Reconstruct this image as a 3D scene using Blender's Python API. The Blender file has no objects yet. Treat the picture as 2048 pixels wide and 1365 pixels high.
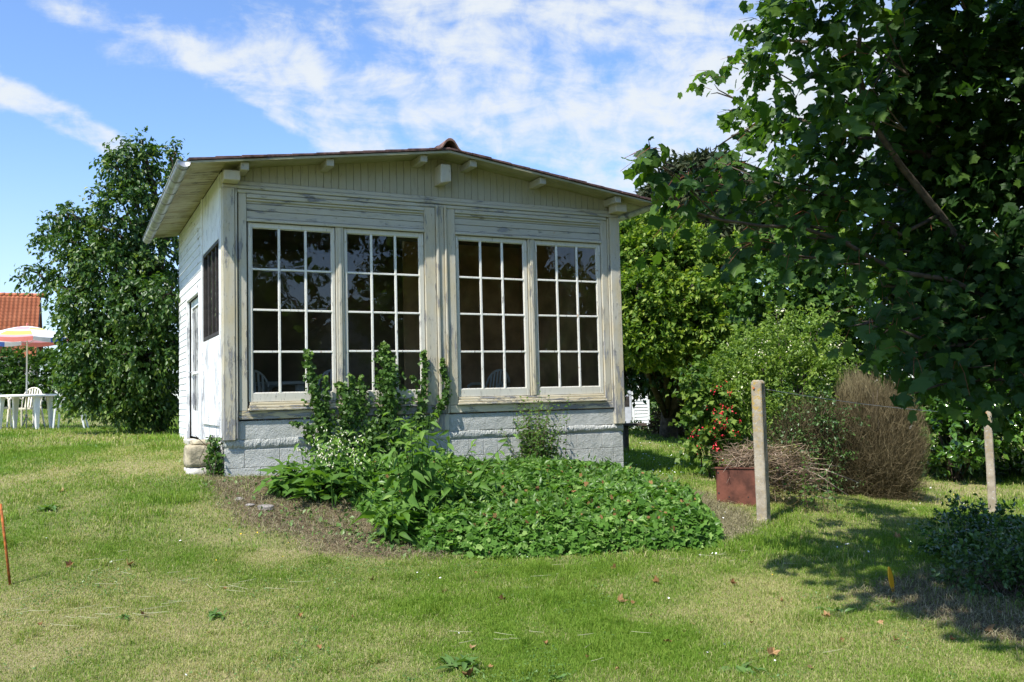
import bpy, bmesh, math, random
import numpy as np
from mathutils import Vector, Matrix

scene = bpy.context.scene
# ------------------------------------------------------------------ camera
FPX, PITCH, ROLL, EYE = 1800.0, math.radians(3.5), math.radians(-1.4), Vector((0, 0, 1.6))
_cp, _sp, _cr, _sr = math.cos(PITCH), math.sin(PITCH), math.cos(ROLL), math.sin(ROLL)
FWD = Vector((0, _cp, _sp)); _u = Vector((0, -_sp, _cp)); _x = Vector((1, 0, 0))
CX = _cr*_x + _sr*_u; CU = -_sr*_x + _cr*_u
cam = bpy.data.cameras.new('camera'); camo = bpy.data.objects.new('camera', cam)
scene.collection.objects.link(camo); scene.camera = camo
cam.sensor_width = 36; cam.lens = FPX/2048*36; cam.clip_end = 2000; cam.clip_start = 0.05
camo.matrix_world = Matrix(((CX.x, CU.x, -FWD.x, EYE.x), (CX.y, CU.y, -FWD.y, EYE.y), (CX.z, CU.z, -FWD.z, EYE.z), (0, 0, 0, 1)))
# ------------------------------------------------------------------ sun, sky, exposure
SUN_EL, SX, SY = math.radians(55), -0.602, -0.798          # horizontal unit vector towards the sun
sl = bpy.data.lights.new('sun', 'SUN'); sl.energy = 4.7; sl.angle = math.radians(0.53); sl.color = (1, 0.955, 0.88)
so = bpy.data.objects.new('sun', sl); scene.collection.objects.link(so)
so.rotation_euler = Vector((SX*math.cos(SUN_EL), SY*math.cos(SUN_EL), math.sin(SUN_EL))).to_track_quat('Z', 'Y').to_euler()
scene.view_settings.view_transform = 'Standard'; scene.view_settings.look = 'None'
scene.view_settings.exposure = 0.72; scene.view_settings.gamma = 1
world = bpy.data.worlds.new('World'); scene.world = world; world.use_nodes = True
cy = scene.cycles
cy.max_bounces = 8; cy.diffuse_bounces = 3; cy.glossy_bounces = 3; cy.transmission_bounces = 4; cy.transparent_max_bounces = 12
cy.sample_clamp_indirect = 4; cy.use_denoising = True
try: cy.denoiser = 'OPENIMAGEDENOISE'
except Exception: pass
cy.caustics_reflective = False; cy.caustics_refractive = False

def pxdir(px, py):
    return FWD + CX*((px-1024)/FPX) - CU*((py-682.5)/FPX)
def at(px, py, Y):
    d = pxdir(px, py); return EYE + d*(Y/d.y)
def gz(px, py, z):
    d = pxdir(px, py); return EYE + d*((z-EYE.z)/d.z)

class NT:
    def __init__(s, nt): s.nt = nt; s.N = nt.nodes; s.L = nt.links
    def n(s, t, **k):
        nd = s.N.new(t)
        ins = k.pop('ins', {})
        for a, b in k.items(): setattr(nd, a, b)
        for a, b in ins.items():
            if hasattr(b, 'is_linked') or isinstance(b, bpy.types.NodeSocket): s.L.new(b, nd.inputs[a])
            else: nd.inputs[a].default_value = b
        return nd
    def math(s, op, a, b=0.0, c=None, clamp=False):
        nd = s.N.new('ShaderNodeMath'); nd.operation = op; nd.use_clamp = clamp
        for i, v in enumerate((a, b) if c is None else (a, b, c)):
            if isinstance(v, bpy.types.NodeSocket): s.L.new(v, nd.inputs[i])
            else: nd.inputs[i].default_value = v
        return nd.outputs[0]
    def mix(s, f, a, b):
        nd = s.N.new('ShaderNodeMix'); nd.data_type = 'RGBA'
        for i, v in ((0, f), (6, a), (7, b)):
            if isinstance(v, bpy.types.NodeSocket): s.L.new(v, nd.inputs[i])
            else: nd.inputs[i].default_value = (*v, 1) if isinstance(v, (tuple, list)) and len(v) == 3 else v
        return nd.outputs[2]
    def ss(s, v, lo, hi, a=0.0, b=1.0):
        nd = s.N.new('ShaderNodeMapRange'); nd.interpolation_type = 'SMOOTHSTEP'
        s.L.new(v, nd.inputs[0])
        for i, q in ((1, lo), (2, hi), (3, a), (4, b)): nd.inputs[i].default_value = q
        return nd.outputs[0]
    def noise(s, vec, scale, detail=4, rough=0.55, dist=0.0):
        nd = s.N.new('ShaderNodeTexNoise'); s.L.new(vec, nd.inputs['Vector'])
        nd.inputs['Scale'].default_value = scale; nd.inputs['Detail'].default_value = detail
        nd.inputs['Roughness'].default_value = rough; nd.inputs['Distortion'].default_value = dist
        return nd.outputs[0]
    def mapv(s, vec, scale=(1, 1, 1), rot=(0, 0, 0), loc=(0, 0, 0)):
        nd = s.N.new('ShaderNodeMapping'); s.L.new(vec, nd.inputs[0])
        nd.inputs['Scale'].default_value = scale; nd.inputs['Rotation'].default_value = rot; nd.inputs['Location'].default_value = loc
        return nd.outputs[0]

# ---- world: Nishita sky with cirrus clouds laid out by world direction
w = NT(world.node_tree); w.N.clear()
sky = w.N.new('ShaderNodeTexSky'); sky.sky_type = 'NISHITA'; sky.sun_disc = False
sky.sun_elevation = SUN_EL; sky.sun_rotation = math.atan2(SX, SY); sky.air_density = 1.0; sky.dust_density = 0.3; sky.ozone_density = 3.0
tc = w.n('ShaderNodeTexCoord').outputs['Generated']
def vdot(v, c):
    nd = w.N.new('ShaderNodeVectorMath'); nd.operation = 'DOT_PRODUCT'; w.L.new(v, nd.inputs[0]); nd.inputs[1].default_value = c
    return nd.outputs['Value']
C0 = pxdir(850, 250).normalized(); E1 = Vector((C0.y, -C0.x, 0)).normalized(); E2 = E1.cross(C0).normalized()
def wave(name, amp):
    return name
cx_, cy_, cz_ = vdot(tc, E1), vdot(tc, E2), vdot(tc, C0)
comb = w.n('ShaderNodeCombineXYZ', ins={0: cx_, 1: cy_, 2: cz_}).outputs[0]
# soft wind-drawn bands: [px, py, half length, half width (in px of view), tilt deg, weight]
BL = [(130, 30, 150, 36, 24, .52), (40, 205, 200, 26, 22, .44), (170, 255, 150, 20, 24, .40), (480, 165, 260, 26, 28, .46), (640, 225, 190, 40, 30, .50), (610, 90, 130, 75, 25, .48), (770, 40, 170, 60, 15, .30),
      (1010, 80, 170, 130, 50, .58), (1330, 130, 260, 190, 40, .58), (960, 200, 110, 60, -50, .42), (1380, 330, 190, 80, 20, .58), (1020, 270, 80, 28, 20, .34), (840, 215, 70, 40, 30, .3),
      (1800, 330, 300, 250, 10, .55), (2300, 400, 500, 300, 0, .4), (-500, 100, 300, 60, 20, .35), (900, -500, 700, 200, 20, .35), (1240, 300, 90, 60, 40, .4)]
dens = None
for px, py, a, b, tilt, wt in BL:
    c = pxdir(px, py).normalized(); e1 = Vector((c.y, -c.x, 0)).normalized(); e2 = e1.cross(c).normalized()
    t = math.radians(-tilt); p = e1*math.cos(t) + e2*math.sin(t); q = -e1*math.sin(t) + e2*math.cos(t)
    A = w.math('MULTIPLY', vdot(tc, p), FPX/a); B = w.math('MULTIPLY', vdot(tc, q), FPX/b)
    r = w.math('ADD', w.math('MULTIPLY', A, A), w.math('MULTIPLY', B, B))
    m = w.math('MULTIPLY', w.math('EXPONENT', w.math('MULTIPLY', r, -0.6)), wt)
    m = w.math('MULTIPLY', m, w.ss(vdot(tc, c), 0, .3))
    dens = m if dens is None else w.math('ADD', dens, m)
wisp = w.mapv(comb, scale=(1.0, 2.8, 1), rot=(0, 0, math.radians(28)))
n1 = w.noise(wisp, 7, 9, .62, .35); n2 = w.noise(comb, 26, 8, .6, .4); n3 = w.noise(comb, 4, 3, .5)
nn = w.math('ADD', w.math('MULTIPLY', n1, .56), w.math('ADD', w.math('MULTIPLY', n2, .34), w.math('MULTIPLY', n3, .12)))
nn = w.math('ADD', w.math('MULTIPLY', w.math('SUBTRACT', nn, .5), 2.1), .5)
cl = w.math('ADD', nn, w.math('MINIMUM', dens, .56))
cov = w.ss(cl, .80, 1.28, 0, .96)
horizon = w.ss(w.n('ShaderNodeSeparateXYZ', ins={0: tc}).outputs[2], 0.0, 0.30, .40, 0.0)
cov = w.math('MAXIMUM', cov, horizon)
tint = w.n('ShaderNodeMix', data_type='RGBA'); tint.blend_type = 'MULTIPLY'; tint.inputs[0].default_value = 1; w.L.new(sky.outputs[0], tint.inputs[6]); tint.inputs[7].default_value = (.86, .96, 1.12, 1)
bg1 = w.n('ShaderNodeBackground', ins={0: tint.outputs[2], 1: .14})
bg2 = w.n('ShaderNodeBackground', ins={0: (.88, .94, 1.0, 1), 1: .58})
ms = w.n('ShaderNodeMixShader', ins={0: cov, 1: bg1.outputs[0], 2: bg2.outputs[0]})
wo = w.n('ShaderNodeOutputWorld', ins={0: ms.outputs[0]})
world.cycles.sampling_method = 'MANUAL'; world.cycles.sample_map_resolution = 512

# ------------------------------------------------------------------ materials
def mat(name):
    m = bpy.data.materials.new(name); m.use_nodes = True; t = NT(m.node_tree)
    return m, t, m.node_tree.nodes['Principled BSDF']
def simple(name, col, rough=.7, spec=.4, metal=0, noise=0, nscale=8, bump=0, bscale=60):
    m, t, b = mat(name)
    oc = t.n('ShaderNodeTexCoord').outputs['Object']
    b.inputs['Roughness'].default_value = rough; b.inputs['Metallic'].default_value = metal; b.inputs['Specular IOR Level'].default_value = spec
    if noise:
        f = t.ss(t.noise(oc, nscale, 6), .3, .7)
        t.L.new(t.mix(f, tuple(c*(1-noise) for c in col), tuple(min(1, c*(1+noise)) for c in col)), b.inputs['Base Color'])
    else: b.inputs['Base Color'].default_value = (*col, 1)
    if bump:
        bn = t.n('ShaderNodeBump', ins={'Strength': .6, 'Distance': bump, 'Height': t.noise(oc, bscale, 4)})
        t.L.new(bn.outputs[0], b.inputs['Normal'])
    return m
def paint(name, base, stain, stainamt, peel, axis='z', wood=((.20, .20, .20), (.36, .35, .33)), lowmore=.0, rough=.55):
    """weathered paint over grey wood, grain along `axis`"""
    m, t, b = mat(name)
    oc = t.n('ShaderNodeTexCoord').outputs['Object']
    sc = {'z': (1, 1, .16), 'x': (.16, 1, 1), 'y': (1, .16, 1)}[axis]
    ov = t.mapv(oc, scale=sc)
    z = t.n('ShaderNodeSeparateXYZ', ins={0: oc}).outputs[2]
    big = t.noise(oc, 2.6, 3, .5)
    fine = t.noise(ov, 16, 9, .68, .2)
    v = t.math('ADD', t.math('MULTIPLY', fine, .68), t.math('MULTIPLY', big, .32))
    if lowmore: v = t.math('ADD', v, t.ss(z, 0.6, 3.4, lowmore, -lowmore*.5))
    mask = t.ss(v, .615-peel, .635-peel)
    edge = t.ss(v, .575-peel, .622-peel)
    ly = t.noise(oc, 3.3, 5, .6); ly2 = t.noise(ov, 7, 5, .6)
    st = t.math('MULTIPLY', t.ss(t.math('ADD', t.math('MULTIPLY', ly, .5), t.math('MULTIPLY', ly2, .5)), .40, .62), stainamt)
    pc = t.mix(st, base, stain)
    dirt = t.math('MULTIPLY', t.ss(t.noise(ov, 30, 8, .7), .48, .75), .35)
    pc = t.mix(dirt, pc, tuple(c*.55 for c in base))
    # hairline cracks in the paint film along the grain
    cr = t.ss(t.noise(t.mapv(oc, scale=tuple(q*(1 if q < 1 else 1) for q in sc)), 55, 6, .75, .3), .60, .66)
    pc = t.mix(t.math('MULTIPLY', cr, .75), pc, (.17, .16, .14))
    rust = t.ss(t.noise(oc, 9, 2, .5), .74, .80)
    pc = t.mix(t.math('MULTIPLY', rust, .6), pc, (.30, .15, .06))
    grain = t.noise(t.mapv(oc, scale=tuple(.05 if q < 1 else 1 for q in sc)), 70, 5, .7)
    wc = t.mix(t.ss(grain, .3, .7), wood[0], wood[1])
    t.L.new(t.mix(mask, pc, wc), b.inputs['Base Color'])
    b.inputs['Roughness'].default_value = rough; b.inputs['Specular IOR Level'].default_value = .35
    h = t.math('SUBTRACT', t.math('MULTIPLY', edge, .5), t.math('MULTIPLY', mask, 1.3))
    h = t.math('ADD', h, t.math('MULTIPLY', grain, .25))
    h = t.math('SUBTRACT', h, t.math('MULTIPLY', cr, .4))
    bn = t.n('ShaderNodeBump', ins={'Strength': 1.0, 'Distance': .004, 'Height': h})
    t.L.new(bn.outputs[0], b.inputs['Normal'])
    return m
CREAM, YEL = (.50, .475, .39), (.51, .43, .26)
M = {}
M['post'] = paint('cream_post_paint', CREAM, YEL, .8, .072, 'z', lowmore=.06)
M['trim_v'] = paint('cream_trim_paint', CREAM, YEL, .6, .060, 'z', lowmore=.055)
M['trim_h'] = paint('cream_board_paint', (.49, .47, .39), YEL, .3, .035, 'x')
M['board_h'] = paint('flaking_board_paint', (.47, .45, .37), (.43, .39, .28), .4, .035, 'x')
M['sill'] = paint('worn_sill_paint', (.60, .54, .40), YEL, .6, .090, 'x')
M['bare'] = paint('bare_sill_paint', (.52, .46, .30), YEL, .7, .135, 'x')
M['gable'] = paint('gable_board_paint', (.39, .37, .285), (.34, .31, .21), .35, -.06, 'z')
M['sash'] = paint('sash_paint', (.62, .60, .52), (.58, .54, .42), .4, -.005, 'z')
M['bar'] = paint('glazing_bar_paint', (.78, .77, .70), (.62, .60, .50), .3, .01, 'z')
M['white_v'] = paint('white_board_paint', (.82, .83, .82), (.70, .70, .66), .4, .065, 'z', wood=((.30, .31, .33), (.52, .53, .55)), lowmore=.03)
M['white_h'] = paint('white_lap_paint', (.82, .83, .82), (.66, .67, .64), .5, .02, 'y', wood=((.28, .27, .25), (.45, .44, .42)))
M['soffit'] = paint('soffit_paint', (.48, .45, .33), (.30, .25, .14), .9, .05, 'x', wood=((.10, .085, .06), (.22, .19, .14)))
M['verge'] = paint('verge_shade_paint', (.36, .34, .23), (.24, .24, .12), .8, .0, 'x')  # olive base holds the shade of the roof edge in its colour
M['roof'] = simple('roof_tile', (.095, .052, .046), .85, noise=.55, nscale=14, bump=.01, bscale=50)
M['zinc'] = simple('gutter_zinc', (.46, .47, .48), .42, metal=.55, noise=.25, nscale=9)
M['zinc_dark'] = simple('bracket_steel', (.30, .30, .31), .5, metal=.6, noise=.3)
M['dark_wood'] = simple('dark_window_frame', (.035, .028, .025), .6, noise=.4, nscale=20)
M['interior'] = simple('interior_wall', (.30, .235, .17), .9, noise=.25, nscale=2)
M['interior_brown'] = simple('interior_panelling', (.58, .38, .23), .8, noise=.25, nscale=3)
M['floor'] = simple('interior_floor', (.10, .075, .055), .7, noise=.3)
M['plastic'] = simple('white_garden_plastic', (.78, .78, .75), .38, spec=.5, noise=.05, nscale=4)
M['plastic_cream'] = simple('cream_garden_plastic', (.72, .68, .56), .45, spec=.5, noise=.06, nscale=4)
M['rust'] = simple('rusted_steel', (.115, .040, .024), .82, noise=.45, nscale=7, bump=.004, bscale=30)
M['rust_o'] = simple('orange_rust', (.34, .10, .02), .8, noise=.45, nscale=25, bump=.002)
M['bark'] = simple('bark', (.075, .058, .042), .95, noise=.45, nscale=12, bump=.02, bscale=18)
M['twig'] = simple('fresh_twig', (.13, .085, .045), .8, noise=.35)
M['deadtwig'] = simple('dead_twig', (.27, .20, .135), .9, noise=.45, nscale=5)
M['petiole'] = simple('red_petiole', (.22, .07, .03), .6)
M['yellow'] = simple('yellow_plastic', (.72, .36, .015), .5, spec=.5)
M['stone'] = simple('sandstone', (.40, .345, .235), .95, noise=.3, nscale=9, bump=.02, bscale=22)
M['rock'] = simple('field_stone', (.22, .20, .18), .9, noise=.35, nscale=9, bump=.02, bscale=20)
M['limewash'] = simple('limewashed_rubble', (.46, .44, .38), .95, noise=.45, nscale=6, bump=.03, bscale=14)
M['steelwire'] = simple('galvanised_wire', (.5, .5, .5), .4, metal=.8)

def block_mat():
    m, t, b = mat('painted_block')
    oc = t.n('ShaderNodeTexCoord').outputs['Object']
    c = t.mix(t.ss(t.noise(oc, 3, 5), .35, .65), (.43, .44, .405), (.53, .535, .495))
    sp = t.ss(t.noise(oc, 60, 4, .7), .55, .72)
    c = t.mix(t.math('MULTIPLY', sp, .45), c, (.17, .19, .18))
    z = t.n('ShaderNodeSeparateXYZ', ins={0: oc}).outputs[2]
    low = t.math('MULTIPLY', t.ss(t.math('ADD', z, t.math('MULTIPLY', t.noise(oc, 5, 4), .35)), .28, .62, .8, 0), 1)
    c = t.mix(low, c, (.20, .17, .135))
    t.L.new(c, b.inputs['Base Color']); b.inputs['Roughness'].default_value = .9
    h = t.math('ADD', t.noise(oc, 70, 5, .7), t.math('MULTIPLY', t.noise(oc, 14, 4), 1.2))
    t.L.new(t.n('ShaderNodeBump', ins={'Strength': 1.0, 'Distance': .014, 'Height': h}).outputs[0], b.inputs['Normal'])
    return m
M['block'] = block_mat()
def concrete_mat():
    m, t, b = mat('lichened_concrete')
    oc = t.n('ShaderNodeTexCoord').outputs['Object']
    c = t.mix(t.ss(t.noise(oc, 9, 6), .35, .65), (.27, .23, .17), (.40, .35, .27))
    z = t.n('ShaderNodeSeparateXYZ', ins={0: oc}).outputs[2]
    li = t.math('MULTIPLY', t.ss(t.noise(oc, 22, 5, .7), .50, .62), t.ss(z, .5, 1.5, .15, .95))
    c = t.mix(li, c, (.40, .27, .06))
    gr = t.ss(t.noise(oc, 34, 3), .64, .70)
    c = t.mix(t.math('MULTIPLY', gr, .8), c, (.55, .56, .54))
    t.L.new(c, b.inputs['Base Color']); b.inputs['Roughness'].default_value = .95
    t.L.new(t.n('ShaderNodeBump', ins={'Strength': .8, 'Distance': .006, 'Height': t.noise(oc, 60, 5, .7)}).outputs[0], b.inputs['Normal'])
    return m
M['concrete'] = concrete_mat()
def glass_mat():
    m, t, b = mat('old_window_glass'); t.N.remove(b)
    oc = t.n('ShaderNodeTexCoord').outputs['Object']
    bp = t.n('ShaderNodeBump', ins={'Strength': .25, 'Distance': .012, 'Height': t.noise(oc, 2.6, 2, .5, .4)})
    gl = t.n('ShaderNodeBsdfGlossy', ins={'Color': (1, 1, 1, 1), 'Roughness': .01, 'Normal': bp.outputs[0]})
    tr = t.n('ShaderNodeBsdfTransparent', ins={'Color': (.86, .88, .85, 1)})
    fr = t.n('ShaderNodeFresnel', ins={'IOR': 1.6})
    mx = t.n('ShaderNodeMixShader', ins={0: t.math('MULTIPLY', fr.outputs[0], 1.25, clamp=True), 1: tr.outputs[0], 2: gl.outputs[0]})
    t.L.new(mx.outputs[0], t.N['Material Output'].inputs[0])
    return m
M['glass'] = glass_mat()
def leaf_mat(name, dark, mid, light, trans=.32, rough=.42, spec=.45, tcol=None):
    m, t, b = mat(name)
    a = t.n('ShaderNodeAttribute', attribute_name='tone').outputs['Fac']
    c = t.mix(t.ss(a, 0, .5), dark, mid); c = t.mix(t.ss(a, .5, 1), c, light)
    t.L.new(c, b.inputs['Base Color']); b.inputs['Roughness'].default_value = rough; b.inputs['Specular IOR Level'].default_value = spec
    tm = t.n('ShaderNodeMix', data_type='RGBA'); tm.blend_type = 'MULTIPLY'; tm.inputs[0].default_value = 1
    t.L.new(c, tm.inputs[6]); tm.inputs[7].default_value = (*(tcol or (1.9, 2.0, .7)), 1)
    tl = t.n('ShaderNodeBsdfTranslucent', ins={'Color': tm.outputs[2]})
    mx = t.n('ShaderNodeMixShader', ins={0: trans, 1: b.outputs[0], 2: tl.outputs[0]})
    t.L.new(mx.outputs[0], t.N['Material Output'].inputs[0])
    return m
M['lf_pear'] = leaf_mat('pear_leaf', (.022, .060, .010), (.046, .105, .016), (.13, .19, .032), .25, .42, .35)
M['lf_syc'] = leaf_mat('sycamore_leaf', (.018, .048, .013), (.030, .076, .016), (.080, .15, .022), .42, .5, .25)
M['lf_bright'] = leaf_mat('bright_leaf', (.045, .10, .012), (.105, .185, .022), (.25, .32, .05), .30, .5, .25)
M['lf_mid'] = leaf_mat('mid_leaf', (.035, .080, .014), (.070, .14, .022), (.15, .22, .035), .28, .5, .25)
M['lf_privet'] = leaf_mat('privet_leaf', (.075, .14, .022), (.14, .225, .035), (.25, .33, .07), .3, .5, .25)
M['lf_laurel'] = leaf_mat('laurel_leaf', (.030, .075, .014), (.06, .14, .02), (.13, .24, .035), .22, .2, .8)
M['lf_ivy'] = leaf_mat('ivy_leaf', (.030, .070, .012), (.065, .135, .020), (.16, .26, .04), .25, .42, .3)
M['lf_cover'] = leaf_mat('cover_leaf', (.050, .125, .016), (.090, .195, .028), (.24, .36, .10), .28, .6, .15)
M['lf_comfrey'] = leaf_mat('comfrey_leaf', (.055, .125, .020), (.10, .20, .032), (.22, .33, .07), .32, .55, .2)
M['lf_weed'] = leaf_mat('weed_leaf', (.07, .14, .03), (.11, .20, .045), (.20, .27, .09), .25)
M['lf_dark'] = leaf_mat('dark_shrub_leaf', (.022, .055, .014), (.040, .090, .020), (.08, .15, .03), .15, .4)
M['lf_pine'] = leaf_mat('pine_needle', (.022, .034, .016), (.038, .052, .022), (.075, .075, .035), .1, .7, .2)
M['lf_brown'] = leaf_mat('brown_dead_leaf', (.12, .060, .022), (.27, .15, .060), (.50, .36, .20), .1, .8, .2, (1.5, 1.2, .8))
M['twigs_brown'] = leaf_mat('brown_twigs', (.075, .062, .032), (.150, .120, .066), (.25, .215, .12), .1, .9, .1, (1.3, 1.1, .8))
M['grass'] = leaf_mat('grass_blade', (.115, .225, .018), (.225, .31, .048), (.48, .43, .22), .30, .6, .2, (1.5, 1.5, .6))
M['clip'] = leaf_mat('dry_clippings', (.14, .13, .075), (.25, .225, .13), (.40, .36, .23), .2, .9, .1, (1.2, 1.2, .8))
M['red'] = simple('red_blossom', (.72, .025, .055), .5)
M['white_fl'] = simple('cream_blossom', (.80, .78, .55), .7)
M['daisy'] = simple('daisy_white', (.85, .85, .82), .7)
M['dandy'] = simple('buttercup_yellow', (.85, .55, .02), .6)

# ------------------------------------------------------------------ object helpers
COL = scene.collection
def tag(o, label=None, cat=None, group=None, kind=None):
    if label: o['label'] = label
    if cat: o['category'] = cat
    if group: o['group'] = group
    if kind: o['kind'] = kind
    return o
def empty(name, loc, label, cat, group=None, rz=0.0):
    o = bpy.data.objects.new(name, None); COL.objects.link(o); o.location = loc; o.rotation_euler = (0, 0, rz); o.empty_display_size = .2
    return tag(o, label, cat, group)
def obj(name, me, m, parent=None, loc=None, bevel=0):
    o = bpy.data.objects.new(name, me); COL.objects.link(o)
    if m is not None and not me.materials: me.materials.append(m)
    if parent is not None: o.parent = parent
    if loc is not None: o.location = loc
    if bevel:
        b = o.modifiers.new('bevel', 'BEVEL'); b.width = bevel; b.segments = 1; b.limit_method = 'ANGLE'
    return o
class MB:
    def __init__(s): s.v = []; s.f = []; s.sm = []
    def add(s, vs, fs, smooth=False):
        k = len(s.v); s.v += [tuple(v) for v in vs]; s.f += [tuple(i+k for i in f) for f in fs]; s.sm += [smooth]*len(fs); return s
    def box(s, x0, x1, y0, y1, z0, z1):
        return s.add([(x0, y0, z0), (x1, y0, z0), (x1, y1, z0), (x0, y1, z0), (x0, y0, z1), (x1, y0, z1), (x1, y1, z1), (x0, y1, z1)],
                     [(0, 3, 2, 1), (4, 5, 6, 7), (0, 1, 5, 4), (1, 2, 6, 5), (2, 3, 7, 6), (3, 0, 4, 7)])
    def hexa(s, b, t):
        return s.add(list(b)+list(t), [(0, 3, 2, 1), (4, 5, 6, 7), (0, 1, 5, 4), (1, 2, 6, 5), (2, 3, 7, 6), (3, 0, 4, 7)])
    def tube(s, pts, rad, n=6, caps=True):
        pts = [Vector(p) for p in pts]; R = rad if isinstance(rad, (list, tuple)) else [rad]*len(pts)
        k = len(s.v); ref = Vector((0, 0, 1))
        for i, p in enumerate(pts):
            d = (pts[min(i+1, len(pts)-1)] - pts[max(i-1, 0)])
            d = d.normalized() if d.length > 1e-9 else Vector((0, 0, 1))
            a = d.cross(ref if abs(d.dot(ref)) < .95 else Vector((1, 0, 0))).normalized(); b = d.cross(a)
            for j in range(n):
                t = 2*math.pi*j/n; s.v.append(tuple(p + (a*math.cos(t)+b*math.sin(t))*R[i]))
        for i in range(len(pts)-1):
            for j in range(n):
                s.f.append((k+i*n+j, k+i*n+(j+1) % n, k+(i+1)*n+(j+1) % n, k+(i+1)*n+j)); s.sm.append(True)
        if caps:
            s.f.append(tuple(k+j for j in range(n))[::-1]); s.f.append(tuple(k+(len(pts)-1)*n+j for j in range(n))); s.sm += [False]*2
        return s
    def mesh(s, name):
        me = bpy.data.meshes.new(name); me.from_pydata(s.v, [], s.f); me.polygons.foreach_set('use_smooth', s.sm); me.update(); return me
    def build(s, name, m, parent=None, loc=None, bevel=0): return obj(name, s.mesh(name), m, parent, loc, bevel)

def fastmesh(name, V, F, tone=None):
    """V (n,3), F list of (m,k) int arrays; tone per-face array list"""
    me = bpy.data.meshes.new(name); me.vertices.add(len(V)); me.vertices.foreach_set('co', np.ascontiguousarray(V, dtype=np.float32).ravel())
    F = [f for f in F if len(f)]
    idx = np.concatenate([f.ravel() for f in F]).astype(np.int32)
    tot = np.concatenate([np.full(len(f), f.shape[1]) for f in F]); st = np.concatenate([[0], np.cumsum(tot)[:-1]]).astype(np.int32)
    me.loops.add(len(idx)); me.loops.foreach_set('vertex_index', idx)
    me.polygons.add(len(tot)); me.polygons.foreach_set('loop_start', st)
    me.update(calc_edges=True)
    if tone is not None:
        a = me.attributes.new('tone', 'FLOAT', 'FACE'); a.data.foreach_set('value', np.clip(np.concatenate(tone), 0, 1).astype(np.float32))
    return me
# leaf templates: x across, y towards the tip, z normal; unit length
def T_oval(): return (np.array([(0, 0, 0), (-.28, .42, .07), (.28, .42, .07), (0, 1, -.10), (0, .45, -.02)], float), np.array([(0, 4, 1), (4, 3, 1), (0, 2, 4), (4, 2, 3)]))
def T_dia(): return (np.array([(0, 0, 0), (-.26, .45, .06), (.26, .45, .06), (0, 1, -.06)], float), np.array([(0, 3, 1), (0, 2, 3)]))
def T_lance():
    return (np.array([(0, 0, 0), (-.13, .25, .05), (.13, .25, .05), (-.15, .55, .03), (.15, .55, .03), (0, 1, -.22), (0, .28, .0), (0, .6, -.03)], float),
            np.array([(0, 6, 1), (0, 2, 6), (1, 6, 7), (1, 7, 3), (6, 2, 4), (6, 4, 7), (3, 7, 5), (7, 4, 5)]))
def T_palm(lobes=5, depth=.5, teeth=False):
    """maple-like leaf: lobes as a fan of quads from the petiole end"""
    tips = {5: [(-.46, .12), (-.60, .66), (0, 1.0), (.60, .66), (.46, .12)], 3: [(-.55, .45), (0, 1), (.55, .45)]}[lobes]
    V = [(0, 0, 0), (0, .35, -.03)]; F = []
    prev = None; outer = []
    c = np.array([0, .32])
    for i, tp in enumerate(tips):
        tp = np.array(tp)
        d = (tp-c); l = np.linalg.norm(d); d /= l; nrm = np.array([-d[1], d[0]])
        sh1 = c + d*l*.66 + nrm*l*.27; sh2 = c + d*l*.66 - nrm*l*.27
        t1 = c + d*l*.80 + nrm*l*.10; t2 = c + d*l*.84 - nrm*l*.085; t3 = c + d*l*.76 + nrm*l*.21; t4 = c + d*l*.74 - nrm*l*.22
        outer.append([sh1, t3, t1, tp, t2, t4, sh2] if teeth else [sh1, tp, sh2])
    ring = [(0, 0)]
    for i in range(len(outer)):
        ring += outer[i] if i == 0 or True else []
        if i < len(outer)-1:
            m = (outer[i][-1]+outer[i+1][0])/2; ring.append(c + (m-c)*depth*1.25)
    ring = [np.array(r, float) for r in ring]
    k = len(V)-1
    VV = [(0, .32, -.03)] + [(r[0], r[1], .10*abs(r[0]) - .34*max(0, np.linalg.norm(r-c)-.30)) for r in ring]
    n = len(ring)
    F = [(0, 1+(i+1) % n, 1+i) for i in range(n)]
    return (np.array(VV, float), np.array(F))
TPL = {'oval': T_oval(), 'dia': T_dia(), 'lance': T_lance(), 'palm': T_palm(5, .8), 'palm3': T_palm(3, .75), 'syc': T_palm(5, .8, True)}
def norm(a): return a/np.maximum(np.linalg.norm(a, axis=-1, keepdims=True), 1e-9)
def leafmesh(name, pos, tip, nrm, size, tone, tpl='dia', bend=None):
    V0, F0 = TPL[tpl]; n = len(pos)
    y = norm(tip); x = norm(np.cross(y, nrm)); z = np.cross(x, y)*np.random.default_rng(n).uniform(.2, 2.3, n)[:, None]
    s = size[:, None, None]
    V = pos[:, None, :] + s*(V0[None, :, 0:1]*x[:, None, :] + V0[None, :, 1:2]*y[:, None, :] + V0[None, :, 2:3]*z[:, None, :])
    k = len(V0); F = (F0[None, :, :] + (np.arange(n)*k)[:, None, None]).reshape(-1, 3)
    return fastmesh(name, V.reshape(-1, 3), [F], [np.repeat(tone, len(F0))])
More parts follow.
